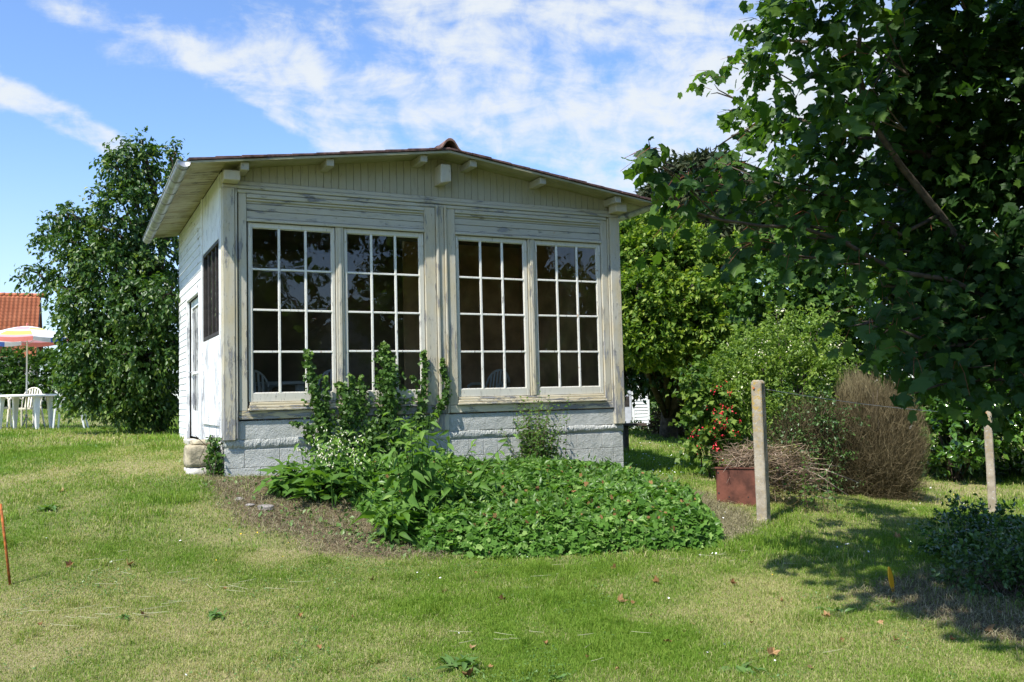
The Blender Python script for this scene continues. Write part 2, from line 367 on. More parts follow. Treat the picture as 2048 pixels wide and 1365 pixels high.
def sprigs(rng, P, Dn, nleaf, slen, lsize, droop=.3, spread=.9, young=.25, upn=.6, base_tone=None, tonevar=.15):
    """P shoot origins, Dn shoot directions -> leaf arrays"""
    n = len(P); t = np.tile(np.linspace(.1, 1, nleaf), (n, 1)) + rng.normal(0, .04, (n, nleaf))
    L = slen*rng.uniform(.6, 1.3, (n, 1))
    pos = P[:, None, :] + Dn[:, None, :]*(L*t)[..., None]
    pos[..., 2] -= droop*L*t**2*.5
    pos += rng.normal(0, slen*.10, pos.shape)
    out = norm(Dn[:, None, :] + rng.normal(0, spread, (n, nleaf, 3))); out[..., 2] -= droop; out = norm(out)
    nr = norm(rng.normal(0, .55, (n, nleaf, 3)) + np.array([0, 0, upn]) + Dn[:, None, :]*.35)
    sz = lsize*rng.uniform(.65, 1.2, (n, nleaf))
    bt = (base_tone if base_tone is not None else rng.uniform(.2, .55, n))[:, None]
    tone = bt + rng.normal(0, tonevar, (n, nleaf)) + young*np.clip((t-.6)/.4, 0, 1)**1.5
    r = lambda a: a.reshape(-1, a.shape[-1]) if a.ndim == 3 else a.ravel()
    return r(pos), r(out), r(nr), r(sz), r(tone)
def ellip(rng, n, c, r, lo=.55, low_cut=-1.0, power=.5):
    d = norm(rng.normal(size=(n*2, 3))); d = d[d[:, 2] > low_cut][:n]
    rad = lo + (1-lo)*rng.random(len(d))**power
    return np.array(c) + d*np.array(r)*rad[:, None], d
def fbm(x, y, sc, oct=4, seed=0):
    rs = np.random.default_rng(seed); T = rs.random((64, 64)); v = np.zeros_like(x, float); a = 1; s = 0
    for o in range(oct):
        fx, fy = x*sc*2**o + 13.7*o, y*sc*2**o + 7.3*o
        i, j = np.floor(fx).astype(int), np.floor(fy).astype(int); u, q = fx-i, fy-j; u = u*u*(3-2*u); q = q*q*(3-2*q)
        g = lambda a_, b_: T[a_ % 64, b_ % 64]
        v += a*((g(i, j)*(1-u)+g(i+1, j)*u)*(1-q) + (g(i, j+1)*(1-u)+g(i+1, j+1)*u)*q); s += a; a *= .5
    return v/s
def poly_dist(x, y, poly):
    """signed distance, positive inside"""
    x = np.asarray(x, float); y = np.asarray(y, float); ins = np.zeros(x.shape, bool); dm = np.full(x.shape, 1e9)
    n = len(poly)
    for i in range(n):
        (x0, y0), (x1, y1) = poly[i], poly[(i+1) % n]
        dx, dy = x1-x0, y1-y0; t = np.clip(((x-x0)*dx+(y-y0)*dy)/(dx*dx+dy*dy+1e-12), 0, 1)
        dm = np.minimum(dm, np.hypot(x-x0-t*dx, y-y0-t*dy))
        c = ((y0 > y) != (y1 > y)) & (x < (x1-x0)*(y-y0)/(y1-y0+1e-12)+x0); ins ^= c
    return np.where(ins, dm, -dm)

# ------------------------------------------------------------------ frame of the pavilion
YAW = math.radians(26.4)
P0 = at(446.9, 700, 10.2); P0.z = 0
DV = Vector((math.cos(YAW), math.sin(YAW), 0)); NV = Vector((-math.sin(YAW), math.cos(YAW), 0))
def loc(u, n, z): return P0 + DV*u + NV*n + Vector((0, 0, z))
def fac(px, py, off=0.0):
    d = pxdir(px, py); Pq = P0 - NV*off; t = (Pq-EYE).dot(NV)/d.dot(NV); q = EYE+d*t; return (q-P0).dot(DV), q.z

# ------------------------------------------------------------------ ground
CP = [(P0.x, P0.y, .77), (*loc(5.4, 0, 0).xy, .47), (*loc(0, 4.4, 0).xy, 1.09), (*loc(5.4, 4.4, 0).xy, .75), (*loc(2.7, -.1, 0).xy, .62),
      (*loc(-.3, 1.5, 0).xy, .93), (-9.87, 18.26, 1.16), (-15, 35, 1.55), (-30, 60, 2.0), (3.7, 24.8, .45), (5, 40, .5), (20, 40, .3), (6.3, 12.1, -.1), (7.3, 14.4, -.12), (11, 14, -.2),
      (0, 5.15, 0), (2.8, 5.1, -.05), (-2.9, 5, .10), (0, 0, 0), (-4, 0, .15), (4, 0, -.1), (-6, 6.5, .5), (-8, 10, .85), (-3.73, 6.7, .3), (-1.56, 8.5, .28), (-.38, 8.26, .15),
      (1.98, 8.9, .14), (2.69, 9.88, .15), (2.8, 10.8, .28), (0, -10, -.1), (30, -20, -.2), (-30, -20, .3), (4, 7, -.03), (-15, 12, 1.3), (12, 5, -.3), (60, 60, .3), (-60, 60, 2.2), (60, -60, 0), (-60, -60, .5), (60, 10, 0), (-60, 10, 1.5), (0, 60, 1.0), (0, -60, 0)]
_c = np.array(CP); _X = _c[:, :2]
def _phi(r): return np.where(r > 0, r*r*np.log(r+1e-9), 0)
_K = _phi(np.linalg.norm(_X[:, None]-_X[None], axis=2)) + np.eye(len(_X))*.3
_A = np.block([[_K, np.c_[np.ones(len(_X)), _X]], [np.c_[np.ones(len(_X)), _X].T, np.zeros((3, 3))]])
_W = np.linalg.solve(_A, np.r_[_c[:, 2], 0, 0, 0])
def gh(x, y):
    x = np.clip(np.asarray(x, float), -60, 60); y = np.clip(np.asarray(y, float), -60, 60); sh = x.shape; x = x.ravel(); y = y.ravel()
    out = np.empty(len(x))
    for s in range(0, len(x), 60000):
        q = np.c_[x[s:s+60000], y[s:s+60000]]
        out[s:s+60000] = _phi(np.linalg.norm(q[:, None]-_X[None], axis=2)) @ _W[:-3] + _W[-3] + q @ _W[-2:]
    out += (fbm(x, y, .9, 3, 5)-.5)*.05
    return out.reshape(sh)
def g1(x, y): return float(gh(np.array([x]), np.array([y]))[0])
def gp(px, py, z0=.2):
    z = z0
    for _ in range(8):
        p = gz(px, py, z); z = .5*z + .5*g1(p.x, p.y)
    return p.x, p.y
def onray(px, Y): p = at(px, 800, Y); return p.x, Y, g1(p.x, Y)
BED = [gp(*q) for q in ((545, 965), (610, 985), (700, 1010), (775, 1065), (860, 1104), (960, 1118), (1100, 1112), (1250, 1108), (1380, 1098), (1440, 1085), (1425, 1040), (1330, 990))] + [tuple(loc(4.7, -.30, 0).xy), tuple(loc(.9, -.05, 0).xy)]
SOIL = [gp(*q) for q in ((430, 900), (385, 945), (420, 1000), (500, 1050), (620, 1090), (760, 1118), (880, 1120))] + [gp(1000, 1050), tuple(loc(2.5, 0, 0).xy), tuple(loc(.0, .0, 0).xy)]
CLIP = [tuple(loc(5.0, -.1, 0).xy), tuple(loc(5.45, .1, 0).xy)] + [gp(*q) for q in ((1330, 960), (1440, 1000), (1540, 1050), (1500, 1072), (1440, 1090), (1330, 1040))]
SOIL2 = [gp(*q) for q in ((1640, 1190), (1760, 1150), (1900, 1130), (2100, 1120), (2300, 1250), (2250, 1350), (2048, 1310), (1840, 1250), (1740, 1225))]
xs = np.concatenate([[-400, -200, -100, -60, -40, -28, -20, -16], np.arange(-14, 11, .16), [12, 14, 17, 22, 30, 45, 60, 100, 200, 400]])
ys = np.concatenate([[-400, -200, -100, -60, -30, -15, -8, -4, -1], np.arange(1, 20, .16), [20.5, 21.5, 23, 25, 28, 32, 38, 46, 60, 100, 200, 400]])
GX, GY = np.meshgrid(xs, ys); GZ = gh(GX, GY)
def dryf(x, y):
    a = fbm(x, y, .55, 4, 11); b = fbm(x, y, 2.3, 3, 12)
    near = np.clip((8.2-y)/3, 0, 1)*.16 + .10*np.exp(-((x+3.5)/2)**2-((y-8.5)/1.5)**2)
    far = -np.clip((y-13)/8, 0, 1)*.12
    right = -.10*np.clip((x-1.0)/2.5, 0, 1)*np.clip((y-6)/2, 0, 1)
    return np.clip((a*.65+b*.35-.5)*3.6+.42+near+far+right, 0, 1)
def soilf(x, y):
    nz = (fbm(x, y, 1.6, 3, 21)-.5)*.9
    s = np.clip((poly_dist(x, y, SOIL)+.10+nz*.55)*4, 0, 1)
    return np.maximum(s, np.clip((poly_dist(x, y, SOIL2)+.05+nz*.8)*3, 0, 1))
def clipf(x, y): return np.clip((poly_dist(x, y, CLIP)+.05+(fbm(x, y, 1.6, 3, 22)-.5)*.5)*4, 0, 1)
ny, nx = GX.shape
I = np.arange(nx*ny).reshape(ny, nx); Fq = np.stack([I[:-1, :-1], I[:-1, 1:], I[1:, 1:], I[1:, :-1]], -1).reshape(-1, 4)
me = fastmesh('ground', np.stack([GX, GY, GZ], -1).reshape(-1, 3), [Fq])
for nm, fn in (('dry', dryf), ('soil', soilf), ('clip', clipf)):
    a = me.attributes.new(nm, 'FLOAT', 'POINT'); a.data.foreach_set('value', fn(GX.ravel(), GY.ravel()).astype(np.float32))
me.polygons.foreach_set('use_smooth', np.ones(len(Fq), bool))
def ground_mat():
    m, t, b = mat('lawn_ground')
    oc = t.n('ShaderNodeTexCoord').outputs['Object']
    A = lambda n: t.n('ShaderNodeAttribute', attribute_name=n).outputs['Fac']
    d = t.math('ADD', A('dry'), t.math('MULTIPLY', t.math('SUBTRACT', t.noise(oc, 14, 5, .7), .5), .9), clamp=True)
    c = t.mix(d, (.09, .16, .02), (.33, .285, .145))
    c = t.mix(t.ss(t.noise(oc, 45, 4, .7), .35, .7), t.mix(.35, c, (.05, .06, .02)), c)
    s = t.mix(t.ss(t.noise(oc, 22, 6, .7), .3, .7), (.055, .036, .022), (.20, .145, .095))
    c = t.mix(t.math('MULTIPLY', A('soil'), .95), c, s)
    g = t.mix(t.ss(t.noise(oc, 30, 6, .7), .3, .7), (.10, .095, .05), (.26, .24, .15))
    c = t.mix(t.math('MULTIPLY', A('clip'), .95), c, g)
    t.L.new(c, b.inputs['Base Color']); b.inputs['Roughness'].default_value = .95; b.inputs['Specular IOR Level'].default_value = .1
    t.L.new(t.n('ShaderNodeBump', ins={'Strength': 1, 'Distance': .02, 'Height': t.noise(oc, 40, 6, .7)}).outputs[0], b.inputs['Normal'])
    return m
M['ground'] = ground_mat()
tag(obj('ground', me, M['ground']), kind='structure', label='sloping lawn rising to the left of the pavilion')

def in_house(x, y, m=.0):
    u = (x-P0.x)*DV.x+(y-P0.y)*DV.y; n = (x-P0.x)*NV.x+(y-P0.y)*NV.y
    return (u > -m) & (u < 5.4+m) & (n > -m) & (n < 4.5+m)
def scatter(rng, n, y0, y1, wpad=.08, xmin=-99, xmax=99):
    y = np.sqrt(rng.random(n)*(y1*y1-y0*y0)+y0*y0); x = (rng.random(n)*2-1)*y*(.57+wpad)
    k = (x > xmin) & (x < xmax) & ~in_house(x, y); return x[k], y[k]
rng = np.random.default_rng(1)
GV, GF4, GF3, GT4, GT3, off = [], [], [], [], [], 0
def blades(x, y, L, W, tone, lean=.7, z=None):
    """two-segment blades"""
    global off
    n = len(x); z = gh(x, y) if z is None else z; a = rng.random(n)*2*np.pi; fa = rng.random(n)*2*np.pi
    dx, dy = np.cos(a), np.sin(a); ln = np.abs(rng.normal(0, lean, n)); lx, ly = np.cos(fa)*ln, np.sin(fa)*ln
    P = np.stack([x, y, z-.004], -1); S = np.stack([dx, dy, 0*dx], -1)*(W/2)[:, None]
    mid = P + np.stack([lx*L*.28, ly*L*.28, L*.6], -1); tp = P + np.stack([lx*L, ly*L, L*np.clip(1-.35*ln, .15, 1)], -1)
    V = np.stack([P-S, P+S, mid+S*.75, mid-S*.75, tp], 1).reshape(-1, 3)
    k = off+np.arange(n)*5
    GV.append(V); GF4.append(np.stack([k, k+1, k+2, k+3], -1)); GF3.append(np.stack([k+3, k+2, k+4], -1)); GT4.append(tone-.05); GT3.append(tone+.08)
    off += n*5
def lawn(n, y0, y1, L, W, xmin=-99, xmax=99, wpad=.08):
    x, y = scatter(rng, n, y0, y1, wpad, xmin, xmax)
    s = soilf(x, y)+clipf(x, y); b = poly_dist(x, y, BED) > -.02
    k = (rng.random(len(x)) > s*.93) & ~b; x, y = x[k], y[k]
    d = dryf(x, y); n = len(x)
    tall = fbm(x, y, 1.1, 3, 31)
    tone = np.where(rng.random(n) < d*.72, rng.uniform(.6, 1.0, n), rng.uniform(.0, .42, n)) + (fbm(x, y, 3, 2, 33)-.5)*.2
    tf = fbm(x, y, 4.5, 2, 35); LL = L*rng.uniform(.5, 1.3, n)*(.45+1.0*tall+1.6*np.clip(tf-.66, 0, 1)*4)*(1.15-.5*d)
    blades(x, y, LL, W*rng.uniform(.6, 1.3, n), tone, .95)
lawn(430000, 4.0, 8.0, .040, .0036)
lawn(230000, 8.0, 12.5, .048, .0058)
lawn(90000, 12.5, 20, .065, .011)
lawn(60000, 20, 40, .075, .02)
me = fastmesh('grass', np.concatenate(GV), [np.concatenate(GF4), np.concatenate(GF3)], [np.concatenate(GT4), np.concatenate(GT3)])
tag(obj('grass', me, M['grass']), 'patchy short mown lawn grass, part green and part straw dry', 'grass', kind='stuff')
# dry clippings and dead stems lying on the banks
GV, GF4, GF3, GT4, GT3, off = [], [], [], [], [], 0
x, y = scatter(rng, 420000, 5.0, 13.5)
k = rng.random(len(x)) < np.maximum(soilf(x, y)*.55, clipf(x, y)*.9)*np.where(poly_dist(x, y, BED) > .3, .1, 1); x, y = x[k][:60000], y[k][:60000]
blades(x, y, rng.uniform(.02, .085, len(x)), rng.uniform(.003, .007, len(x)), rng.random(len(x)), 2.6)
me = fastmesh('dry_clippings', np.concatenate(GV), [np.concatenate(GF4), np.concatenate(GF3)], [np.concatenate(GT4), np.concatenate(GT3)])
tag(obj('grass_clippings', me, M['clip']), 'dry raked clippings and dead stems on the banks', 'clippings', kind='stuff')


# ================================================================== the pavilion
HB = .45; HW, HL = 5.385, 4.45
house = empty('garden_pavilion', (P0.x, P0.y, HB), 'weathered cream timber garden pavilion with four large paned windows on a grey block base', 'garden pavilion', rz=YAW)
def hp(name, mb, m, bevel=.004): return obj(name, mb.mesh(name), m, house, (0, 0, -HB), bevel)
def hs(name, mb, m, parent, bevel=.003): return obj(name, mb.mesh(name), m, parent, None, bevel)
hr = random.Random(4)
# --- block plinth: courses of blocks with recessed joints
mb = MB()
mb.box(.02, HW-.02, .055, .20, .0, 1.385)
zc = [.06, .25, .45, .65, .855, 1.06]
for i in range(len(zc)-1):
    u = .012; first = True
    while u < HW-.02:
        L = hr.choice([.40, .40, .40, .20, .30]) if not first else (.4 if i % 2 else .22)
        first = False; u1 = min(u+L, HW-.012)
        if HW-.012-u1 < .12: u1 = HW-.012
        d = hr.uniform(-.0015, .0015); j = .0022
        mb.box(u+j, u1-j, .040+d, .19, zc[i]+j, zc[i+1]-j); u = u1
u = .012
for L in (1.05, .9, .72, 1.0, .8, .9):
    u1 = min(u+L, HW-.012); mb.box(u+.002, u1-.002, .042, .19, 1.175, 1.388); u = u1
for (n0, n1) in ((.20, HL),):
    mb.box(0.02, .15, n0, n1, .2, 1.06); mb.box(HW-.15, HW-.02, n0, n1, .2, 1.2)
mb.box(.05, HW-.05, HL-.12, HL, .2, 1.1)
plinth = hp('block_plinth', mb, M['block'], .004)
# rough mortar ledge running under the top course
V = []; Fc = []; NU = 420
for i in range(NU+1):
    u = .006 + (HW-.012)*i/NU
    q = float(fbm(np.array([u]), np.array([.3]), 7, 4, 9)[0]); q2 = float(fbm(np.array([u]), np.array([2.3]), 4, 4, 10)[0]); e = .002 + .030*q*q + hr.uniform(0, .005); zt = 1.150+.05*q2+hr.uniform(-.006, .006); zb = 1.070+.05*q+hr.uniform(-.006, .006)
    V += [(u, .045, zb-.01), (u, .04-e*.7, zb+.012), (u, .038-e, (zt+zb)/2+hr.uniform(-.02, .02)), (u, .04-e*.5, zt-.006), (u, .045, zt)]
for i in range(NU):
    for j in range(4): Fc.append((i*5+j, (i+1)*5+j, (i+1)*5+j+1, i*5+j+1))
mb = MB(); mb.add(V, Fc); hs('mortar_ledge', mb, M['block'], plinth, 0)
# --- posts and trims
def post(name, m, boxes, bevel=.006):
    mb = MB()
    for b in boxes: mb.box(*b)
    return hp(name, mb, m, bevel)
post('corner_post', M['post'], [(-.004, .130, -.012, .14, 1.175, 4.075), (.134, .160, -.004, .14, 1.19, 4.075)])
post('corner_post', M['post'], [(HW-.155, HW+.002, -.012, .14, 1.18, 4.075), (HW-.185, HW-.158, .010, .14, 1.405, 4.06)])
post('centre_post', M['post'], [(2.622, 2.655, -.006, .14, 1.40, 4.062), (2.659, 2.733, .018, .14, 1.40, 4.062), (2.737, 2.765, -.002, .14, 1.40, 4.062), (2.612, 2.752, .012, .035, 1.19, 1.396)])
for a, b in ((.176, .268), (2.470, 2.616), (2.771, 2.890), (5.098, 5.196)):
    post('window_trim', M['trim_v'], [(a, b, .022, .14, 1.502, 4.0285)])
for a, b in ((1.322, 1.420), (3.945, 4.048)):
    mb = MB(); mb.box(a, b, .030, .14, 1.600, 3.700); mb.box(a+.03, b-.03, .016, .031, 1.605, 3.69); hp('mullion', mb, M['trim_v'], .005)
# sills, lintels, frieze
for k, (a, b) in enumerate(((.170, 2.606), (2.775, 5.224))):
    mb = MB(); mb.box(a, b, .020, .14, 1.405, 1.499); hp('sill_board', mb, M['bare'] if k == 0 else M['sill'], .005)
    mb = MB(); mb.box(a+.10, b-.12 if k else b-.14, -.012, .14, 1.503, 1.532); mb.box(a+.115, b-.135 if k else b-.155, .004, .14, 1.534, 1.566); mb.box(a+.125, b-.145 if k else b-.165, .020, .14, 1.568, 1.598)
    hp('window_sill', mb, M['sill'], .006)
    a2, b2 = (.270, 2.468) if k == 0 else (2.892, 5.096)
    mb = MB(); zz = [3.742, 3.835, 3.915, 3.996]
    for i in range(3): mb.box(a2, b2, .042+.002*i, .14, zz[i]+.003, zz[i+1]-.002)
    hp('header_boards', mb, M['board_h'], .004)
    mb = MB(); mb.box(a2-.0, b2+.0, .012, .041, 3.700, 3.738); hp('drip_mould', mb, M['trim_h'], .006)
    mb = MB(); mb.box(a2, b2, .008, .040, 3.975, 4.025); mb.box(a2, b2, .024, .038, 3.945, 3.972); hp('cornice_mould', mb, M['trim_h'], .008)
mb = MB(); mb.box(.164, HW-.190, .012, .14, 4.030, 4.072); mb.box(.0, HW, .004, .14, 4.078, 4.118); mb.box(.0, HW, .022, .14, 4.121, 4.170)
hp('frieze_board', mb, M['trim_h'], .006)
# --- roof shape
RU0, RU1, RM = -.41, 5.79, 2.69; RN0, RN1 = -.33, 4.62; ZE, ZR = 4.262, 4.690
def rz(u): return ZR - (ZR-ZE)*abs(u-RM)/(RM-RU0)
mb = MB(); u = .16; 
while u < HW-.17:
    u1 = min(u+.093, HW-.16); j = .0022
    a, b = u+j, u1-j; dn = hr.uniform(-.0012, .0012)
    mb.hexa([(a, .034+dn, 4.172), (b, .034+dn, 4.172), (b, .05, 4.172), (a, .05, 4.172)], [(a, .034+dn, rz(a)-.02), (b, .034+dn, rz(b)-.02), (b, .05, rz(b)-.02), (a, .05, rz(a)-.02)]); u = u1
mb.add([(.0, .052, 4.17), (HW, .052, 4.17), (HW, .052, rz(HW)-.02), (RM, .052, ZR-.02), (0, .052, rz(0)-.02)], [(0, 1, 2, 3, 4)])
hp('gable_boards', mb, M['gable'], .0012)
# --- left side wall (n runs away from the front)
mb = MB(); mb.box(.003, .022, .145, .262, 1.10, 4.288); mb.box(-.006, .010, .264, .284, 1.30, 4.288)
hp('side_corner_board', mb, M['white_v'])
mb = MB(); n = .286
while n < 1.66:
    n1 = min(n+.115, 1.67); mb.box(.004+hr.uniform(-.001, .001), .03, n+.0015, n1-.0015, 1.42, 2.40); n = n1
hp('side_panel', mb, M['white_v'], .0025); mb = MB(); mb.box(.002, .03, .286, 1.67, 3.54, 4.288)
hp('side_panel', mb, M['white_v'], .0025)
mb = MB(); mb.box(-.012, .03, .286, 1.665, 1.335, 1.418); mb.box(.012, .03, .286, 1.67, 1.06, 1.333)
mb.box(-.018, .03, 1.672, 1.76, 1.10, 4.286); mb.box(-.010, .03, 2.02, 2.09, 1.10, 3.14); mb.box(-.012, .03, 2.09, 3.36, 3.10, 3.145); mb.box(-.010, .03, 3.36, 3.43, 1.10, 3.14)
mb.box(-.004, .03, 1.762, 2.018, 1.10, 3.148)
hp('side_frame', mb, M['white_v'])
# dark side window
mb = MB(); mb.box(.0, .05, .288, .330, 2.405, 3.535); mb.box(.0, .05, 1.62, 1.668, 2.405, 3.535); mb.box(.0, .05, .332, 1.618, 3.49, 3.535); mb.box(.0, .05, .332, 1.618, 2.405, 2.45)
for nn in (.64, .96, 1.29): mb.box(.012, .04, nn, nn+.035, 2.452, 3.488)
sw = hp('side_window', mb, M['dark_wood'])
mb = MB(); mb.add([(.03, .332, 2.452), (.03, 1.618, 2.452), (.03, 1.618, 3.488), (.03, .332, 3.488)], [(0, 3, 2, 1)]); hs('glass', mb, M['glass'], sw, 0)
# door with glazing
mb = MB(); mb.box(.05, .09, 2.095, 2.20, 1.13, 3.095); mb.box(.05, .09, 3.25, 3.355, 1.13, 3.095); mb.box(.05, .09, 2.202, 3.248, 2.98, 3.095); mb.box(.05, .09, 2.202, 3.248, 1.13, 1.50)
mb.box(.05, .09, 2.202, 3.248, 2.02, 2.06)
dr = hp('door', mb, M['white_v'])
mb = MB(); mb.add([(.07, 2.2, 1.5), (.07, 3.25, 1.5), (.07, 3.25, 2.98), (.07, 2.2, 2.98)], [(0, 3, 2, 1)]); hs('glass', mb, M['glass'], dr, 0)
mb = MB(); mb.tube([(.05, 3.29, 2.06), (.01, 3.29, 2.06), (.01, 3.18, 2.06)], .009, 6); hs('handle', mb, M['zinc'], dr, 0)
mb = MB(); mb.box(-.06, .09, 2.05, 3.40, 1.02, 1.095); hp('door_sill', mb, M['limewash'], .01)
# lap siding, above the door and behind it
mb = MB(); z = 3.15
while z < 4.27:
    z1 = min(z+.115, 4.288); mb.hexa([(-.006, 1.765, z), (-.006, HL, z), (.03, HL, z), (.03, 1.765, z)][::1], [(.001, 1.765, z1-.002), (.001, HL, z1-.002), (.03, HL, z1-.002), (.03, 1.765, z1-.002)]); z = z1
z = 1.05
while z < 3.14:
    z1 = min(z+.095, 3.145); mb.hexa([(-.006, 3.435, z), (-.006, HL, z), (.03, HL, z), (.03, 3.435, z)], [(.001, 3.435, z1-.002), (.001, HL, z1-.002), (.03, HL, z1-.002), (.03, 3.435, z1-.002)]); z = z1
hp('lap_siding', mb, M['white_h'], 0)
# other walls
mb = MB(); mb.box(HW-.06, HW-.005, .145, HL, 1.2, 4.288); hp('right_wall', mb, M['white_h'], 0)
mb = MB(); mb.box(.03, HW-.06, HL-.06, HL, 1.1, 4.17); mb.add([(0, HL-.003, 4.17), (HW, HL-.003, 4.17), (HW, HL-.003, rz(HW)-.02), (RM, HL-.003, ZR-.02), (0, HL-.003, rz(0)-.02)], [(4, 3, 2, 1, 0)]); hp('back_wall', mb, M['white_h'], 0)
# interior linings, ceiling, floor
mb = MB(); mb.box(.20, HW-.20, .21, HL-.10, 1.08, 1.15); hp('floor', mb, M['floor'], 0)
mb = MB(); mb.box(.10, HW-.08, HL-.095, HL-.065, 1.15, 4.10)
mb.box(.052, .075, 3.45, HL-.1, 1.15, 4.1); mb.box(.052, .075, .15, .28, 1.15, 4.1); mb.box(.052, .075, .285, 1.67, 1.15, 2.40); mb.box(.052, .075, .285, 2.0, 3.54, 4.1); mb.box(.052, .075, 1.68, 2.02, 1.15, 3.53); mb.box(.052, .075, 2.03, 3.44, 3.15, 4.1)
hp('interior_wall', mb, M['interior'], 0)
mb = MB(); mb.box(HW-.11, HW-.065, .15, HL-.1, 1.15, 4.10); mb.box(3.2, HW-.12, 2.9, 2.94, 1.15, 4.10); hp('interior_panelling', mb, M['interior_brown'], 0)
mb = MB(); mb.box(.03, HW-.03, .145, HL-.06, 4.105, 4.13); hp('ceiling', mb, M['interior'], 0)
# --- roof: tiles, soffit boards, verge boards, purlin ends, ridge tile
def slab(mb, ua, ub, n0, n1, za0, za1, zb0, zb1):
    mb.hexa([(ua, n0, za0), (ub, n0, zb0), (ub, n1, zb0), (ua, n1, za0)], [(ua, n0, za1), (ub, n0, zb1), (ub, n1, zb1), (ua, n1, za1)])
mb = MB()
for (ua, ub) in ((RU0, RM), (RM, RU1)):
    # each slope: rows of overlapping flat tiles, slightly uneven
    rows = 11
    for r in range(rows):
        t0, t1 = (r/rows, (r+1)/rows)
        u0, u1 = ua+(ub-ua)*t0, ua+(ub-ua)*t1
        n = RN0-.028
        while n < RN1:
            n1 = min(n+.235, RN1+.02); e = hr.uniform(-.003, .004)
            z0, z1 = rz(u0), rz(u1); lo_is0 = z0 < z1
            l0, l1 = (.034, .028) if lo_is0 else (.028, .034)
            nn = n + (hr.uniform(-.010, .010) if n < RN0 else .002)
            slab(mb, u0, u1, nn, n1-.003, z0+.002, z0+l0+e, z1+.002, z1+l1+e); n = n1
rf = hp('roof', mb, M['roof'], .004)
for (ua, ub) in ((RU0+.02, -.002), (HW+.002, RU1-.02)):   # eaves boards run from wall to gutter
    mb = MB()
    n = RN0
    while n < RN1-.02:
        n1 = min(n+.125, RN1); d = hr.uniform(-.0015, .0015)
        slab(mb, ua, ub, n+.0018, n1-.0018, rz(ua)-.024+d, rz(ua)-.002, rz(ub)-.024+d, rz(ub)-.002); n = n1
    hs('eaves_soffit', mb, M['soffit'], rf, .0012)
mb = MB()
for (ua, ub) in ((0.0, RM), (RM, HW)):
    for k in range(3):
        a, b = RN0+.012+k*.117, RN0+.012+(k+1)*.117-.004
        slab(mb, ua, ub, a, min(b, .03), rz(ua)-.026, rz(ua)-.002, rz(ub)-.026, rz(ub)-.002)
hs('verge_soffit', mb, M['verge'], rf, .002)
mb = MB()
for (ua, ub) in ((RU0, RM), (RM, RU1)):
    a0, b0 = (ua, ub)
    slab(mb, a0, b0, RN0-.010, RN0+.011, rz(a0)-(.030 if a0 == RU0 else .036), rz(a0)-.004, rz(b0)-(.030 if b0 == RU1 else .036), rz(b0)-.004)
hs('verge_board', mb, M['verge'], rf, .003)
for u in (.20, 1.18, 2.36, 3.03, 4.03, 5.20):
    s = .045; zt = rz(u)-.028; mb = MB()
    mb.box(u-s, u+s, RN0+.035, .03, zt-.095, zt-.004 - (.043/3.1*s)); hs('purlin_end', mb, M['gable'], rf, .005)
for u in (.075, HW-.075):
    mb = MB(); mb.box(u-.09, u+.09, -.20, .0, 4.08+.04, 4.235); hp('beam_end', mb, M['trim_v'], .008)
mb = MB(); mb.hexa([(RM-.075, -.20, 4.30), (RM+.07, -.20, 4.33), (RM+.07, .03, 4.33), (RM-.075, .03, 4.30)], [(RM-.07, -.20, 4.545), (RM+.065, -.20, 4.545), (RM+.065, .03, 4.545), (RM-.07, .03, 4.545)])
hp('ridge_beam', mb, M['trim_v'], .006)
# ridge tiles: flared half rounds, overlapping
mb = MB(); n = RN0-.035; k = 0
while n < RN1:
    L = .42; prof = []
    for j in range(15):
        t = -1+2*j/14; x = t*.20; zz = .125*math.exp(-(abs(t)*2.0)**3.2) + .012 - abs(t)*.030
        prof.append((x, zz))
    V = []; e = .006*(k % 2)
    for nn, sc in ((n, 1.0), (n+L, .93)):
        for x, zz in prof: V.append((RM+x*sc, nn, ZR+.012+zz*sc+e))
        for x, zz in prof: V.append((RM+x*sc*.93, nn, ZR-.004+zz*sc*.86+e))
    Fc = []
    for j in range(14):
        Fc += [(j, j+1, 30+j+1, 30+j), (15+j, 45+j, 45+j+1, 15+j+1), (j, 15+j, 15+j+1, j+1), (30+j, 30+j+1, 45+j+1, 45+j)]
    mb.add(V, Fc); n += L-.04; k += 1
hs('ridge_tiles', mb, simple('ridge_tile', (.15, .085, .065), .85, noise=.6, nscale=10, bump=.008, bscale=40), rf, .003)
